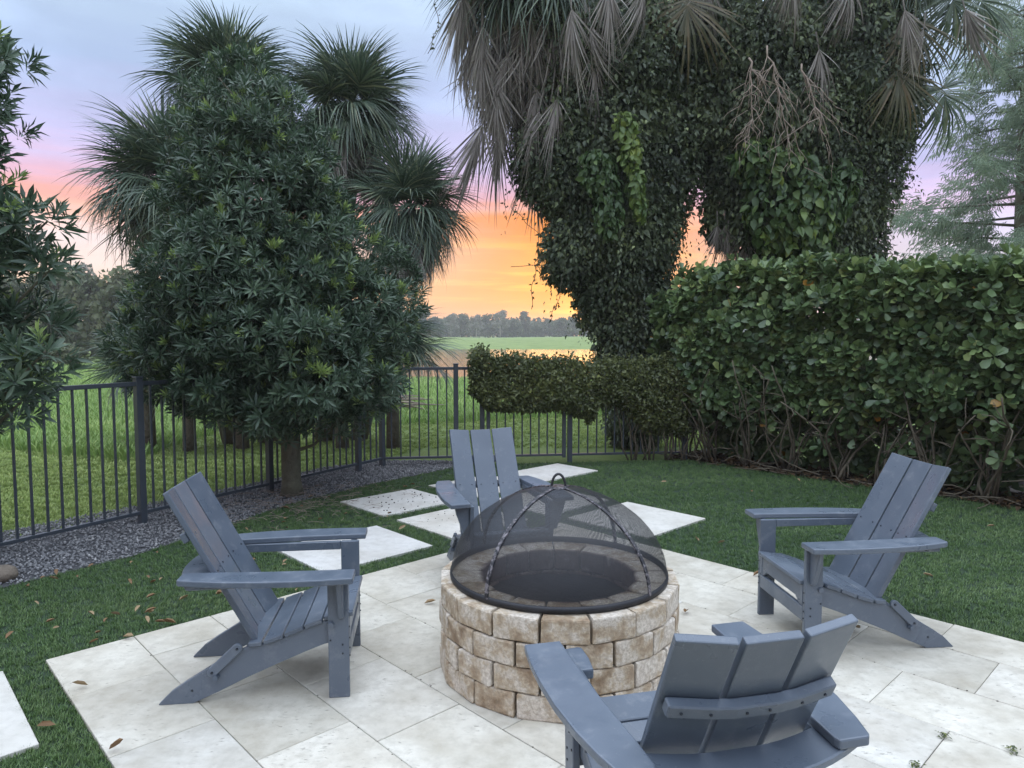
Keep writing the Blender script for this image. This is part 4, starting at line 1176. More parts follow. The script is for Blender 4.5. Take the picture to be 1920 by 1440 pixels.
# thin stray runners with a few leaves at the edges of the vine masses
def runner(pts, label, m='vine', n=22, L=.05):
    P = np.array([at(*q) for q in pts]); root = empty('vine_runner', P[0]); tag(root, label, 'vine')
    t = np.linspace(0, len(P) - 1, 18); Q = np.stack([np.interp(t, np.arange(len(P)), P[:, i]) for i in range(3)], -1)
    Q = Q + .02 * np.stack([np.sin(t * 5), np.cos(t * 4), 0 * t], -1)
    V, F = tube_geo(Q - P[0], .004, 4); link('stem', mesh('stem', V, F, True), root, MAT['stem'])
    i = R.randint(0, 17, n); pos = Q[i] + (Q[i + 1] - Q[i]) * R.rand(n, 1)
    Rm = frames(norm(R.normal(size=(n, 3)) + np.array([0, 0, -.4])), R.normal(size=(n, 3)))
    V, F, rd = batch(OVATE, Rm, pos, R.uniform(.6, 1.3, n) * L, R.uniform(.2, .8, n), P[0])
    tag(link('foliage', mesh('foliage', V, F, True, {'rnd': rd}), root, MAT[m]), kind='stuff')
runner([(850, -40, 9.6), (815, 5, 9.6), (822, 55, 9.6), (800, 100, 9.6)], 'thin leafy vine runner dangling beside the grey palm skirt', n=30)
runner([(1030, 470, 9.8), (1005, 490, 9.8), (1000, 530, 9.8), (995, 580, 9.8)], 'long thin runner hanging against the yellow sky')
runner([(1060, 480, 9.8), (1055, 530, 9.8), (1040, 580, 9.8), (1030, 600, 9.8)], 'short thin runner hanging close to the left vine mass')
runner([(1040, 500, 9.8), (1000, 497, 9.8), (960, 500, 9.8)], 'bare runner sticking out sideways from the left vine mass', n=8, L=.04)
runner([(1640, 470, 9.8), (1690, 480, 9.8), (1720, 490, 9.8)], 'short runner sticking out right over the tall hedge', n=10)
runner([(985, 340, 9.7), (960, 390, 9.7), (985, 415, 9.7), (1010, 440, 9.7)], 'curved runner looping below the grey palm skirt', n=14, L=.045)
# dead flower stalks: branching bare twigs hanging in front of the vines
def dead_stalk(px, py, Y, ln, dx, label, seed):
    r = np.random.RandomState(seed); p0 = at(px, py, Y); root = empty('dead_stalk', p0); tag(root, label, 'dead branch')
    geo = []; main = []
    for t in np.linspace(0, 1, 9): main.append(np.array([dx * ln * t, -.12 * t, -ln * t * (.6 + .4 * t)]) + r.normal(0, .012, 3))
    geo.append(tube_geo(main, np.linspace(.013, .005, 9), 5))
    for k in range(15):
        i = r.randint(1, 8); s = main[i]; q = ln * r.uniform(.22, .5); a = r.normal(0, .55); ps = [s]
        for t in (.35, .7, 1): ps.append(s + np.array([a * q * t, r.normal(-.1, .1) * t, -q * t * (.5 + .5 * t)]))
        geo.append(tube_geo(ps, [.007, .005, .004, .002], 4))
        for e in range(3):
            s2 = ps[1 + e % 3]; q2 = q * r.uniform(.3, .6); a2 = r.normal(a, .6)
            geo.append(tube_geo([s2, s2 + np.array([a2 * q2 * .5, r.normal(0, .03), -q2 * .45]), s2 + np.array([a2 * q2 * .8, r.normal(0, .04), -q2])], [.004, .003, .0015], 4))
    V, F = join_geo(geo); link('twigs', mesh('twigs', V, F, True), root, MAT['twig'])
dead_stalk(1435, 85, 9.15, 1.35, .22, 'pale branching dead flower stalk hanging in the middle of the vine mass', 1)
dead_stalk(1405, 105, 9.15, .95, .03, 'smaller dead flower stalk left of the long branching one', 2)
dead_stalk(1500, 120, 9.15, 1.0, .28, 'dead flower stalk arching right in the vine mass', 3)

# ---------------------------------------------------------------- tall clusia hedge with bare stems below
def clusia_hedge():
    base = np.array(ab(2.6, 8.0)); root = empty('clusia_hedge', base); tag(root, 'tall clipped hedge of thick round green leaves along the right side', 'hedge')
    def front(a, z):
        f = 7.74 + .18 * (1 - sst(.3, 1.1, z)) + .05 * (z > 2.1)
        return f + .15 * vnoise(np.stack([a, z * 1.3], -1), 2.6, 31) + .08 * vnoise(np.stack([a, z], -1), 7.0, 32)
    A0, A1, ZT = -.6, 5.15, 2.30
    def top(a): return ZT - .10 + .16 * sst(1.6, 4.8, a) + .05 * vnoise(a[:, None], 3.0, 33) + .05 * vnoise(a[:, None], 9.0, 34)
    P, N = [], []
    n = 2200                                          # front face shoots
    a = R.uniform(A0, A1, n); z = .25 + 2.05 * R.rand(n) ** .72
    ok = (R.rand(n) < .22 + .78 * sst(.5, 1.0, z + .25 * vnoise(a[:, None], 2.3, 35))) & (z < top(a)) & (R.rand(n) < np.where((a < 1.9) & (z < 1.75), .5, 1.0)); a, z = a[ok], z[ok]
    b = front(a, z) + np.abs(R.normal(0, .07, len(a))) - .10 * (R.rand(len(a)) < .08)
    P.append(np.stack([a, b, z], -1)); N.append(np.stack([R.normal(0, .4, len(a)), -np.ones(len(a)), np.full(len(a), .45)], -1))
    n = 1300                                          # an inner layer so the hedge is not see-through
    a = A0 + (A1 - A0) * R.rand(n) ** .72; z = R.uniform(.7, 2.2, n); P.append(np.stack([a, front(a, z) + R.uniform(.2, .75, n), z], -1)); N.append(np.stack([R.normal(0, .5, n), -np.ones(n), np.full(n, .5)], -1))
    n = 900; a = R.uniform(1.6, A1, n); z = R.uniform(.0, 1.1, n); P.append(np.stack([a, R.uniform(8.35, 8.7, n), z], -1)); N.append(np.stack([R.normal(0, .5, n), -np.ones(n), np.full(n, .5)], -1))
    n = 900; a = R.uniform(A0, A1, n); b = R.uniform(7.75, 8.55, n); P.append(np.stack([a, b, top(a) + R.normal(0, .04, n) + .10 * (R.rand(n) < .10)], -1)); N.append(np.stack([R.normal(0, .3, n), R.normal(-.3, .3, n), np.ones(n)], -1))
    n = 420; b = R.uniform(7.72, 8.5, n); z = R.uniform(.35, 2.15, n); aa = 5.15 + .32 * sst(.4, 1.2, z) + .08 * vnoise(np.stack([b, z], -1), 3, 36) + R.normal(0, .05, n)
    P.append(np.stack([aa, b, z], -1)); N.append(np.stack([np.ones(n), R.normal(-.3, .3, n), np.full(n, .4)], -1))
    P, N = np.concatenate(P), np.concatenate(N)
    W = P[:, :1] * AX[None] + P[:, 1:2] * BX[None]; cp = np.concatenate([W, P[:, 2:]], 1)
    Nw = norm(np.concatenate([N[:, :1] * AX[None] + N[:, 1:2] * BX[None], N[:, 2:]], 1))
    n = len(cp); ax = norm(Nw + R.normal(0, .28, (n, 3)) + np.array([0, 0, .25]))
    pos, d, up, sz, idx = rosettes(cp, ax, 8, .112, 25, 100, .5)
    Rm = frames(d, up + R.normal(0, .25, up.shape))
    rnd = np.clip(.36 + .20 * R.normal(size=n)[idx] + R.normal(0, .13, len(pos)) + .12 * (cp[idx, 2] > 2.0), 0, .95)
    rnd = np.where(R.rand(len(pos)) < .0012, 1.0, rnd)
    pick = pick_largest(Rm, pos, sz, Nw[idx], 300)
    leaf_objects(OBOV, Rm, pos, sz, rnd, pick, MAT['clusia'], root, base, 8)
    keep = np.ones(len(pos), bool); keep[pick] = False
    V, F, rd = batch(OBOV8, Rm[keep], pos[keep], sz[keep], rnd[keep], base)
    tag(link('foliage', mesh('foliage', V, F, True, {'rnd': rd}), root, MAT['clusia']), kind='stuff')
    r = np.random.RandomState(5)
    for a in (5.1, 4.75, 4.2, 3.75, 3.2, 2.7, 2.2, 1.75, 1.3, .8, .3, -.2):
        geo = []
        for k in range(8):
            p = np.array([a + r.normal(0, .05), 8.02 + r.normal(0, .06), -.01]); ps = [p]; dirn = np.array([r.normal(0, .22), r.normal(-.10, .18), 1.2]); ln = r.uniform(.7, 1.5)
            for t in range(7): dirn = dirn + r.normal(0, .22, 3) * np.array([1, 1, .5]); p = p + norm(dirn) * ln / 7; p[2] = max(p[2], .03); ps.append(p.copy())
            rr = r.uniform(.010, .020)
            w = [np.array(ab(*q)) - base for q in ps]
            geo.append(tube_geo(w, np.linspace(rr, rr * .45, 8), 5))
            for e in range(3):
                i = r.randint(2, 7); q = ps[i]; br = [q]; dd = np.array([r.normal(0, .7), r.normal(-.6, .4), r.uniform(-.1, .8)])
                for t in range(3): dd = dd + r.normal(0, .3, 3); q = q + norm(dd) * .09; br.append(q.copy())
                geo.append(tube_geo([np.array(ab(*q)) - base for q in br], [rr * .5, rr * .4, rr * .3, rr * .2], 4))
        for k in range(3):                            # wandering surface shoots lying near the mulch
            p = np.array([a + r.normal(0, .1), 7.95, .03]); ps = [p]; dd = np.array([r.choice([-1, 1]) * 1.0, r.normal(-.2, .3), .1])
            for t in range(6): dd = dd + r.normal(0, .35, 3); p = p + norm(dd) * .09; p[2] = np.clip(p[2], .012, .3); ps.append(p.copy())
            geo.append(tube_geo([np.array(ab(*q)) - base for q in ps], np.linspace(.010, .004, 7), 4))
        V, F = join_geo(geo); link('stem', mesh('stem', V, F, True), root, MAT['stem'])
clusia_hedge()
def litter():
    n = 2600; a = R.uniform(-.8, 5.3, n); b = R.uniform(7.86, 8.6, n); p = a[:, None] * AX + b[:, None] * BX
    Rm = frames(norm(R.normal(size=(n, 3)) * np.array([1, 1, .25])), np.array([0, 0, 1.0]) + R.normal(0, .4, (n, 3)))
    V, F, rd = batch(OVATE, Rm, np.concatenate([p, R.uniform(.0, .02, (n, 1))], 1), R.uniform(.05, .1, n), R.rand(n) ** 2)
    m = leaf_mat('leaf_litter', [(0, (.035, .024, .016)), (1, (.18, .11, .055))], .8, .1, .2)
    tag(link('leaf_litter', mesh('leaf_litter', V, F, True, {'rnd': rd}), None, m), 'dark brown leaf litter under the tall hedge', 'litter', kind='stuff')
litter()
def vinyl_fence():
    A = ab(2.35, 8.72); root = empty('vinyl_fence', A, TH + math.pi / 2 + math.pi); tag(root, 'grey vinyl panel fence half hidden behind the tall hedge', 'fence')
    for k in range(28):
        o = link('panel_board', slab(rect(k * .15 + .002, k * .15 + .148, -.011, .011), .03, 1.95, 'xy', .004), root, MAT['vinyl'])
    for k in range(3):
        link('post', slab(rect(k * 2.1 - .05, k * 2.1 + .05, -.05, .05), -.02, 2.05, 'xy', .005), root, MAT['vinyl'])
    for z in (.12, 1.9): link('rail', slab(rect(0, 4.2, -.028, .028), z - .06, z + .06, 'xy', .005), root, MAT['vinyl'])
vinyl_fence()

# ---------------------------------------------------------------- low hedge trailing over the back fence and gate
def low_hedge():
    base = np.array([.85, 9.0, 0]); root = empty('low_hedge', base); tag(root, 'low small-leaved hedge draped over the back fence and gate', 'hedge')
    n = 24000
    x = R.uniform(-.52, 2.25, n)
    ztop = 1.325 + .05 * R.rand(n) ** 4 * 2 + .05 * vnoise(x[:, None], 4.5, 41) - .04 * sst(-.2, .3, x) + .12 * sst(1.7, 2.2, x) + .08 * np.exp(-((x + .38) / .1) ** 2)
    zbot = .68 + .05 * vnoise(x[:, None], 6, 42) - .36 * sst(1.3, 1.8, x) - .12 * np.exp(-((x - .85) / .18) ** 2) - .16 * np.exp(-((x - .98) / .07) ** 2) + .2 * (1 - sst(-.52, -.3, x))
    u = R.rand(n); z = zbot + (ztop - zbot) * (1 - (1 - u) ** 1.15)
    yc = BA[1] + (x - BA[0]) * BU[1] / BU[0]
    th = .26 * np.sqrt(np.clip(1 - ((z - (zbot + ztop) / 2) / ((ztop - zbot) / 2)) ** 4, 0.02, 1))
    s = R.rand(n); y = yc - .02 + np.where(s < .62, -th * R.uniform(.6, 1.1, n), R.uniform(-1, 1, n) * th) + .05 * vnoise(np.stack([x, z], -1), 6, 43)
    pos = np.stack([x, y, z], -1); nr = norm(np.stack([R.normal(0, .3, n), np.where(y < yc, -1.0, 1.0), .3 + .8 * (z > ztop - .1)], -1))
    Rm = hang_frames(pos, nr, .15, .7); sz = R.uniform(.7, 1.25, n) * .052
    V, F, rd = batch(OVATE, Rm, pos, sz, np.clip(.42 + .2 * vnoise(pos, 5, 44) + R.normal(0, .2, n), 0, 1), base)
    tag(link('foliage', mesh('foliage', V, F, True, {'rnd': rd}), root, MAT['smallleaf']), kind='stuff')
    r = np.random.RandomState(3)
    for x0 in (1.5, 1.75, 2.0, 2.2):
        geo = []
        for k in range(5):
            p = np.array([x0 + r.normal(0, .05), 9.02, 0]) - base; ps = [p.copy()]
            for t in range(6): p = p + np.array([r.normal(0, .05), r.normal(0, .03), .17]); ps.append(p.copy())
            geo.append(tube_geo(ps, np.linspace(.012, .004, 7), 4))
        V, F = join_geo(geo); link('stem', mesh('stem', V, F, True), root, MAT['stem'])
low_hedge()

# ---------------------------------------------------------------- feathery cypress on the right
def cypress():
    Y0 = 19.0; base = np.array([at(1905, 600, Y0)[0], Y0, -.03]); root = empty('cypress_tree', base); tag(root, 'tall feathery pale green cypress tree beyond the right hedge', 'tree')
    H = 10.8
    V, F = tube_geo([(0, 0, 0), (.05, 0, H * .35), (-.05, .05, H * .7), (0, 0, H)], [.24, .18, .1, .02], 9); link('trunk', mesh('trunk', V, F, True), root, MAT['bark'])
    geo, P, D = [], [], []
    r = np.random.RandomState(12)
    for k in range(78):
        z = 1.6 + (H - 1.9) * (k + .5) / 78; az = k * 2.39996 + r.normal(0, .3)
        ln = (3.35 * (1 - (z / H) ** 1.5) + .5) * r.uniform(.7, 1.12)
        if z > 5.8 and z < 7.6: ln *= .8
        d = np.array([math.cos(az), math.sin(az), r.uniform(.02, .22)]); s = np.array([0, 0, z]); ps = [s]
        for t in (.33, .66, 1): ps.append(s + d * ln * t + np.array([0, 0, -.06 * ln * t * t]))
        geo.append(tube_geo(ps, [.045, .03, .018, .006], 5))
        for q in range(int(17 * ln / 1.5)):
            t = r.uniform(.22, 1.02); c = s + d * ln * t + np.array([0, 0, -.06 * ln * t * t]) + r.normal(0, .13, 3) * np.array([1, 1, .55])
            tw = norm(d + r.normal(0, .6, 3) * np.array([1, 1, .35]))
            P.append(c); D.append(tw)
    V, F = join_geo(geo); link('limbs', mesh('limbs', V, F, True), root, MAT['bark'])
    # a spray: a twig with drooping needles along it
    tv, tf = [], []
    for k in range(11):
        y = k / 11 * .5; sd = 1 if k % 2 else -1; i = len(tv); w = .010
        tip = np.array([sd * .07, y + .08, -.08 - .05 * (k % 3)])
        tv += [(0, y - w, 0), (0, y + w, 0), (tip[0] * .6, tip[1] * 1 - .02, tip[2] * .45), tuple(tip)]; tf += [(i, i + 1, i + 2), (i, i + 2, i + 3)]
    i = len(tv); tv += [(-.006, 0, 0), (.006, 0, 0), (0, .55, -.06)]; tf.append((i, i + 1, i + 2))
    T = (np.array(tv), np.array(tf)); P, D = np.array(P), np.array(D); n = len(P)
    rep = 3; P = np.repeat(P, rep, 0) + r.normal(0, .09, (n * rep, 3)); D = norm(np.repeat(D, rep, 0) + r.normal(0, .4, (n * rep, 3)) + np.array([0, 0, -.1])); n *= rep
    Rm = frames(D, np.array([0, 0, 1.0]) + r.normal(0, .3, (n, 3)))
    V, F, rd = batch(T, Rm, P, r.uniform(.7, 1.3, n), np.clip(.5 + .2 * vnoise(P, 1.2, 6) + r.normal(0, .17, n), 0, 1))
    tag(link('crown', mesh('crown', V, F, False, {'rnd': rd}), root, MAT['cypress']), kind='stuff')
cypress()

# ---------------------------------------------------------------- far trees
def crown_mesh(seed, w, h, nb, nl, leaf, m, z0=.12, conical=0):
    r = np.random.RandomState(seed); P = []
    for k in range(nb):
        t = r.rand() * 6.28; zz = r.uniform(z0, .92); rad = w * .5 * math.sqrt(max(.05, 1 - ((zz - .45) / .6) ** 2)) * (1 - conical * zz) * r.uniform(.25, .85)
        c = np.array([rad * math.cos(t), rad * math.sin(t), zz * h]); br = w * r.uniform(.12, .22)
        d = norm(r.normal(size=(nl // nb, 3))); P.append(c + d * br * np.array([1, 1, .75]) * r.uniform(.55, 1.1, (len(d), 1)))
    P = np.concatenate(P); n = len(P)
    T = (np.array([(-.5, 0, 0), (.5, 0, .1), (.35, .9, 0), (-.3, 1, .15)], float), np.array([(0, 1, 2), (0, 2, 3)]))
    Rm = frames(norm(r.normal(size=(n, 3))), norm(r.normal(size=(n, 3))))
    V, F, rd = batch(T, Rm, P, r.uniform(.6, 1.3, n) * leaf, np.clip(.5 + .25 * vnoise(P, 4 / w, seed) + r.normal(0, .15, n), 0, 1))
    me = mesh('crown', V, F, False, {'rnd': rd}); me.materials.append(MAT[m]); return me
FC = [crown_mesh(1, 7, 8, 26, 4200, .38, 'fartree'), crown_mesh(2, 6, 8.5, 24, 4200, .36, 'fartree', .1, .3), crown_mesh(3, 8, 7, 28, 4200, .40, 'fartree', .05), crown_mesh(4, 5, 8.5, 20, 2600, .30, 'farpale', .2)]
FT = mesh('trunk', *tube_geo([(0, 0, -.3), (.1, 0, 2.5), (0, .1, 5.5)], [.22, .17, .06], 7), True); FT.materials.append(MAT['bark'])
FTP = plain('pale_far_trunk', (.42, .38, .35), .9, 0, 2, .2, 20, .3)
FT2 = mesh('trunk', *join_geo([tube_geo([(0, 0, -.3), (.1, .1, 4), (.3, 0, 8)], [.15, .11, .03], 6), tube_geo([(.1, .1, 3), (-.5, 0, 5), (-.8, .1, 7)], [.09, .06, .02], 5), tube_geo([(.1, .1, 3.6), (.7, 0, 5.6), (1.0, .1, 7.2)], [.08, .05, .02], 5)]), True); FT2.materials.append(FTP)
def far_tree(name, px, Y, hgt, kind, label, group, wide=1.0):
    x = (px - 960) / FPX * Y; z = float(terrain(x, Y))
    root = empty(name, (x, Y, z), R.rand() * 6.28); tag(root, label, 'tree', group)
    s = hgt / 8.0
    c = link('crown', FC[kind], root); c.scale = (s * wide, s * wide, s)
    t = link('trunk', FT2 if kind == 3 else FT, root); t.scale = (s, s, s)
GP = 'trees lining the far side of the pond'
VIS = {795: 'leftmost tree of the hazy treeline, next to the low fan palm', 822: 'broad tree second from the left in the far treeline', 846: 'left pale bare-limbed tree in the far treeline', 866: 'rounded tree between the two left pale trees of the far treeline',
       893: 'middle pale bare-limbed tree in the far treeline', 915: 'rounded tree right of the middle pale tree in the treeline', 938: 'right and tallest pale bare-limbed tree in the far treeline', 962: 'broad low tree just right of the tallest pale tree',
       984: 'narrow tree rising above the treeline near its middle', 1006: 'lowest broad tree in the dip of the far treeline', 1030: 'small rounded tree left of the sunset glow', 1052: 'broad tree in front of the sunset glow',
       1074: 'rounded tree right in the sunset glow', 1100: 'last broad tree of the treeline before the vine mass'}
LP = ['rounded grey-green tree in the hazy treeline beyond the pond', 'narrow tree in the hazy treeline beyond the pond', 'broad low tree in the hazy treeline beyond the pond', 'pale bare-limbed tree in the hazy treeline beyond the pond']
for px, Y, h, kd in [(795, 150, 6.6, 1), (822, 158, 6.0, 2), (846, 150, 5.6, 3), (866, 160, 6.2, 0), (893, 155, 5.6, 3), (915, 165, 6.4, 0), (938, 155, 6.6, 3), (962, 165, 5.6, 2), (984, 172, 6.8, 1), (1006, 168, 5.0, 2), (1030, 172, 5.2, 0), (1052, 165, 5.8, 2),
                     (1074, 172, 5.6, 0), (1100, 178, 5.2, 2), (1130, 172, 6.0, 0), (760, 150, 7, 2), (730, 155, 7, 0), (1165, 178, 6.4, 2), (1205, 178, 6.6, 1), (1250, 178, 6, 0), (1300, 175, 6, 2)]:
    far_tree('far_tree', px, Y, h, kd, LP[kd], GP) if px < 780 or px > 1115 else far_tree('far_tree', px, Y * 1.75, h * 1.5, kd, VIS[px], GP)
GL = 'trees at the back of the left field'
VL = {190: 'broad grey-green tree behind the field, left of the fan palms', 245: 'dark rounded tree behind the field, partly hidden by the big dark tree', 120: 'dark rounded tree behind the small round shrub', 90: 'narrow tree peeking out right of the cut-off left tree', 150: 'pale airy tree rising behind the left field'}
LL_ = ['dark rounded tree at the back of the left field', 'tall narrow tree at the back of the left field', 'broad grey-green tree at the back of the left field', 'pale tree at the back of the left field']
for px, Y, h, kd, wd in [(190, 56, 7.0, 2, .85), (245, 52, 6.4, 0, 1), (120, 60, 7.2, 0, .8), (90, 58, 6.2, 1, .9), (40, 58, 6.6, 2, 1), (-20, 56, 6.8, 0, 1), (300, 58, 7, 2, 1), (360, 60, 6.5, 0, 1), (430, 66, 6.5, 2, 1), (520, 75, 7, 0, 1), (600, 90, 7, 2, 1), (680, 110, 7, 0, 1), (150, 64, 7.6, 3, .9)]:
    far_tree('far_tree', px, Y, h, kd, VL.get(px, LL_[kd]), GL, wd)
def shrub(px, Y, w, h, label, kd=0):
    x = (px - 960) / FPX * Y; root = empty('shrub', (x, Y, float(terrain(x, Y)))); tag(root, label, 'shrub')
    c = link('foliage', FC[kd], root); c.scale = (w / 7, w / 7, h / 8); tag(c, kind='stuff')
    tube('stem', [(0, 0, 0), (0, 0, h * .5)], .06, MAT['bark'], root)
shrub(136, 40, 2.1, 1.0, 'small round green shrub standing alone in the left field')
shrub(95, 44, 2.4, 1.6, 'low olive bush left of the small round shrub', 2)
def woodland():
    r = np.random.RandomState(77); P = []
    for k in range(150):
        t = r.uniform(-1.1, 1.0); Y = r.uniform(310, 350); x = Y * math.tan(t * .62) ; h = r.uniform(7, 9.5)
        c = np.array([x, Y, float(terrain(x, Y)) + h * .5]); d = norm(r.normal(size=(170, 3))); P.append(c + d * np.array([6.5, 4.5, h * .5]) * r.uniform(.5, 1.05, (170, 1)))
    P = np.concatenate(P); n = len(P)
    T = (np.array([(-.5, 0, 0), (.5, 0, .1), (.35, .9, 0), (-.3, 1, .15)], float), np.array([(0, 1, 2), (0, 2, 3)]))
    V, F, rd = batch(T, frames(norm(r.normal(size=(n, 3))), norm(r.normal(size=(n, 3)))), P, r.uniform(1.0, 2.0, n), r.rand(n))
    tag(link('distant_woodland', mesh('distant_woodland', V, F, False, {'rnd': rd}), None, MAT['fartree']), 'distant woodland along the horizon behind the field', 'woodland', kind='stuff')
woodland()

# ---------------------------------------------------------------- evening haze over the field
def haze():
    x0, x1, y0, y1, z0, z1 = -640, 640, -140, 660, -2.6, 17.0
    V = [(x, y, z) for z in (z0, z1) for x, y in ((x0, y0), (x1, y0), (x1, y1), (x0, y1))]
    F = [(0, 3, 2, 1), (4, 5, 6, 7), (0, 1, 5, 4), (1, 2, 6, 5), (2, 3, 7, 6), (3, 0, 4, 7)]
    m = bpy.data.materials.new('haze'); m.use_nodes = True; nt = m.node_tree; nt.nodes.clear()
    v = nt.nodes.new('ShaderNodeVolumePrincipled'); v.inputs['Color'].default_value = (.96, .93, .95, 1); v.inputs['Density'].default_value = .0008; v.inputs['Anisotropy'].default_value = .3
    o = nt.nodes.new('ShaderNodeOutputMaterial'); nt.links.new(v.outputs[0], o.inputs['Volume'])
    tag(link('haze', mesh('haze', V, F), None, m), 'thin evening haze over the field and pond', 'haze', kind='stuff')
haze()

# ---------------------------------------------------------------- small things lying about
def put_leaf(name, x, y, z, L, lab, cat, group, T=DRY, m='fallen', q=None):
    key = 'fl%d' % R.randint(4)
    if key not in put_leaf.ms:
        tv = T[0] * np.array([1.15, 1, 1.0]) + R.normal(0, .012, T[0].shape)
        me = mesh(name, tv, T[1], True, {'rnd': np.full(len(tv), R.rand())}); me.materials.append(MAT[m]); put_leaf.ms[key] = me
    o = link(name, put_leaf.ms[key]); o.location = (x, y, z); o.scale = (L, L, L)
    o.rotation_euler = (R.normal(0, .18), R.normal(0, .3), R.rand() * 6.28)
    tag(o, lab, cat, group)
put_leaf.ms = {}
def fallen():
    lab = 'small dry tan leaf lying on the dark turf left of the patio'
    n = 0
    while n < 64:
        px, py = R.uniform(0, 800), R.uniform(905, 1215)
        p = ground_pt(px, py)
        if not in_poly(np.array([p[0]]), np.array([p[1]]), TURFPOLY)[0]: continue
        a, b = to_ab(p[0], p[1])
        if (a < PA and b > PB[0]) or any(a0 < a < a1 and b0 < b < b1 for a0, a1, b0, b1 in STONES): continue
        where = ('near the foot of the big dark tree' if py < 985 else 'behind the left chair' if px > 330 else 'along the gravel bed left of the left chair' if py < 1110 else 'between the left picture edge and the patio corner')
        put_leaf('fallen_leaf', p[0], p[1], .016, R.uniform(.035, .066), 'dry tan leaf on the turf ' + where, 'leaf', 'dry leaves on the turf ' + where); n += 1
    for px, py in ((105, 1365), (205, 1412), (165, 1290)):
        p = ground_pt(px, py); put_leaf('fallen_leaf', p[0], p[1], .014, .065, 'dry brown leaf on the turf strip at the bottom left', 'leaf', 'dry leaves at the bottom left')
    for px, py, lab in ((1412, 1083, 'reddish leaf on the patio edge by the right chair'), (795, 1135, 'dark thin leaf on the pavers left of the fire pit'), (655, 1160, 'dry leaf on the pavers under the left chair'),
                        (230, 1198, 'dry leaf at the turf edge above the corner paver'), (330, 1172, 'brown leaf along the turf edge behind the left chair'), (1290, 1148, 'dry curled leaf on the pavers right of the fire pit')):
        p = ground_pt(px, py); put_leaf('fallen_leaf', p[0], p[1], .012, .07, lab, 'leaf', 'dry leaves on the pavers')
    for px, py in ((1310, 1018), (1345, 1022), (1120, 1050), (1600, 1180), (1500, 905), (1640, 950), (1410, 925), (1850, 990), (1750, 1085), (1250, 905)):
        p = ground_pt(px, py); put_leaf('fallen_leaf', p[0], p[1], .016, .06, 'small dry leaf lying on the turf right of the fire pit', 'leaf', 'dry leaves right of the fire pit')
def ground_pt(px, py, z=0.0):
    u, v = (px - 960) / FPX, (720 - py) / FPX
    d = np.array([u, CP + v * SP, -SP + v * CP]); return d * ((z - EYE) / d[2]) + np.array([0, 0, EYE])
fallen()
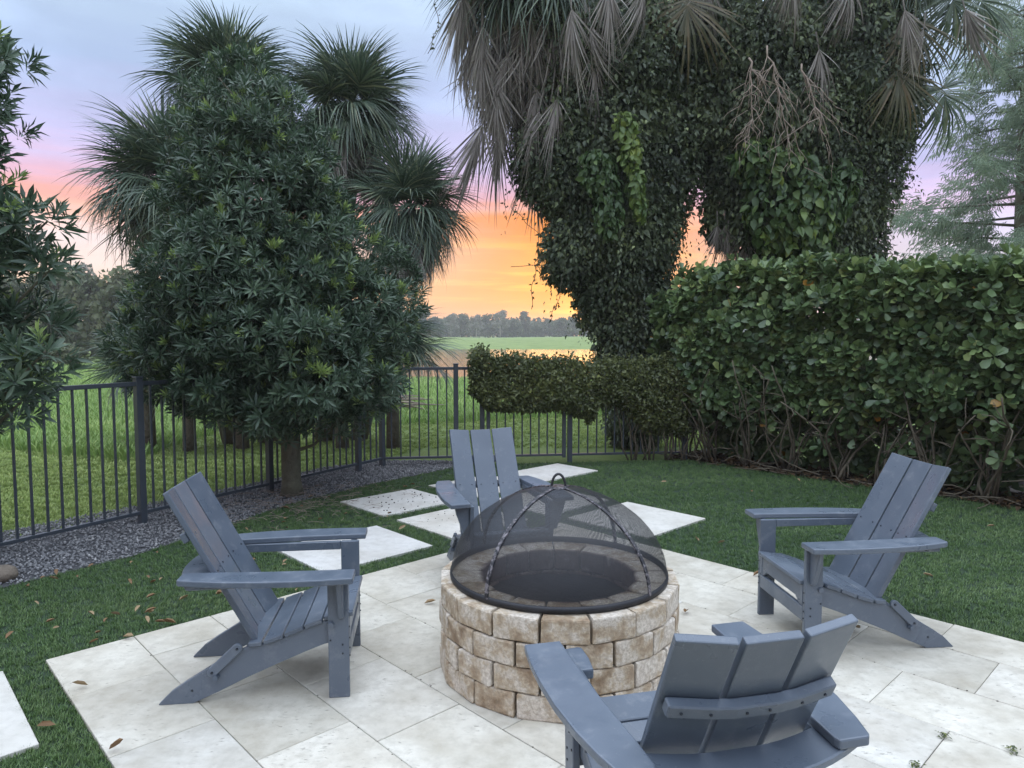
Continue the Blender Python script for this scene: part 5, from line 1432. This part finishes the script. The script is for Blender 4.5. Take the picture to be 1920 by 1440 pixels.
def twigs():
    # straw-like needles and twigs around the tree foot, seeds on the nearest stepping stone
    n = 420; geo = []
    for k in range(n):
        x, y = -2.0 + R.normal(0, .42), 6.75 + R.normal(0, .42)
        t = R.rand() * 6.28; L = R.uniform(.04, .16)
        d = np.array([math.cos(t), math.sin(t), 0]); p = np.array([x, y, .018 + R.uniform(0, .012)])
        geo.append(tube_geo([p - d * L / 2, p + np.array([0, 0, .006]) + np.array([-d[1], d[0], 0]) * R.normal(0, .01), p + d * L / 2], [.0016, .0018, .001], 3))
    V, F = join_geo(geo)
    tag(link('twig_litter', mesh('twig_litter', V, F), None, MAT['twig']), 'thin dry twigs scattered at the foot of the big dark tree', 'twigs', kind='stuff')
    geo = []; v, f = ICO
    for k in range(46):
        a, b = R.uniform(5.32, 5.98), R.uniform(3.5, 4.22); p = np.array(ab(a, b, .007)); s = R.uniform(.004, .009)
        geo.append((v * np.array([s, s * R.uniform(.6, 1.2), s * .7]) + p, f))
    for k in range(30):
        a, b = R.uniform(4.35, 5.05), R.uniform(3.5, 4.22); p = np.array(ab(a, b, .006)); s = R.uniform(.002, .006); geo.append((v * np.array([s, s, s * .6]) + p, f))
    V, F = join_geo(geo)
    tag(link('seed_litter', mesh('seed_litter', V, F), None, MAT['soil']), 'dark seeds and specks scattered on the back left stepping stones', 'seeds', kind='stuff')
    # weeds and crumbs in the paver joints
    geo = []
    for k in range(150):
        r_ = R.randint(1, 9); b = PB[r_] + R.normal(0, .004); a = R.uniform(.3, 3.9); p = np.array(ab(a, b, .004)); s = R.uniform(.0015, .004); geo.append((v * np.array([s * 1.5, s, s * .5]) + p, f))
    V, F = join_geo(geo)
    tag(link('joint_crumbs', mesh('joint_crumbs', V, F), None, MAT['soil']), 'dark crumbs of soil along the paver joints', 'soil crumbs', kind='stuff')
    for px, py, lab in ((1768, 1382, 'small weed growing in the paver joint at the lower right'), (1896, 1410, 'tiny clover tuft on the pavers at the right edge'), (1715, 1437, 'weed tuft at the bottom edge right of the near chair')):
        p = ground_pt(px, py, .004); root = empty('weed', p); tag(root, lab, 'weed'); n = 26
        pos = R.normal(0, .011, (n, 3)) * np.array([1.2, 1.2, 0]) + np.array([0, 0, .004]) + np.array([0, 0, 1]) * R.uniform(0, .012, (n, 1))
        V, F, rd = batch(OVATE, frames(norm(R.normal(size=(n, 3)) * np.array([1, 1, .3])), np.array([0, 0, 1.0]) + R.normal(0, .3, (n, 3))), pos, R.uniform(.008, .02, n), R.rand(n))
        tag(link('leaves', mesh('leaves', V, F, True, {'rnd': rd}), root, MAT['smallleaf']), kind='stuff')
twigs()
def pile():
    c = ground_pt(735, 772); root = empty('brush_pile', (c[0], c[1], float(terrain(c[0], c[1])))); tag(root, 'heap of dry palm stalks lying on the lawn behind the fence corner', 'brush pile')
    for k in range(26):
        t = R.normal(0, .25); L = R.uniform(.5, 1.3); d = np.array([math.cos(t), math.sin(t), R.normal(0, .08)]); p = np.array([R.normal(0, .35), R.normal(0, .25), .05 + .25 * R.rand() ** 1.5])
        tube('stalk', [p - d * L / 2, p + np.array([0, 0, .05]), p + d * L / 2], [.018, .022, .008], MAT['twig'], root, 5)
pile()
def rock():
    bm = bmesh.new(); bmesh.ops.create_icosphere(bm, subdivisions=3, radius=.09)
    for v in bm.verts:
        q = np.array(v.co[:]); v.co = Vector((q * (1 + .12 * vnoise(q[None], 18, 3)[0]) * np.array([1.3, 1, .62])).tolist())
    o = link('rock', bm_mesh(bm, 'rock', True), None, plain('rough_rock', (.16, .13, .10), .9, 0, 12, .4, 60, .9, .01)); p = ground_pt(-2, 1085); o.location = (p[0], p[1], .03)
    tag(o, 'small brown rock on the gravel at the left picture edge', 'rock')
rock()
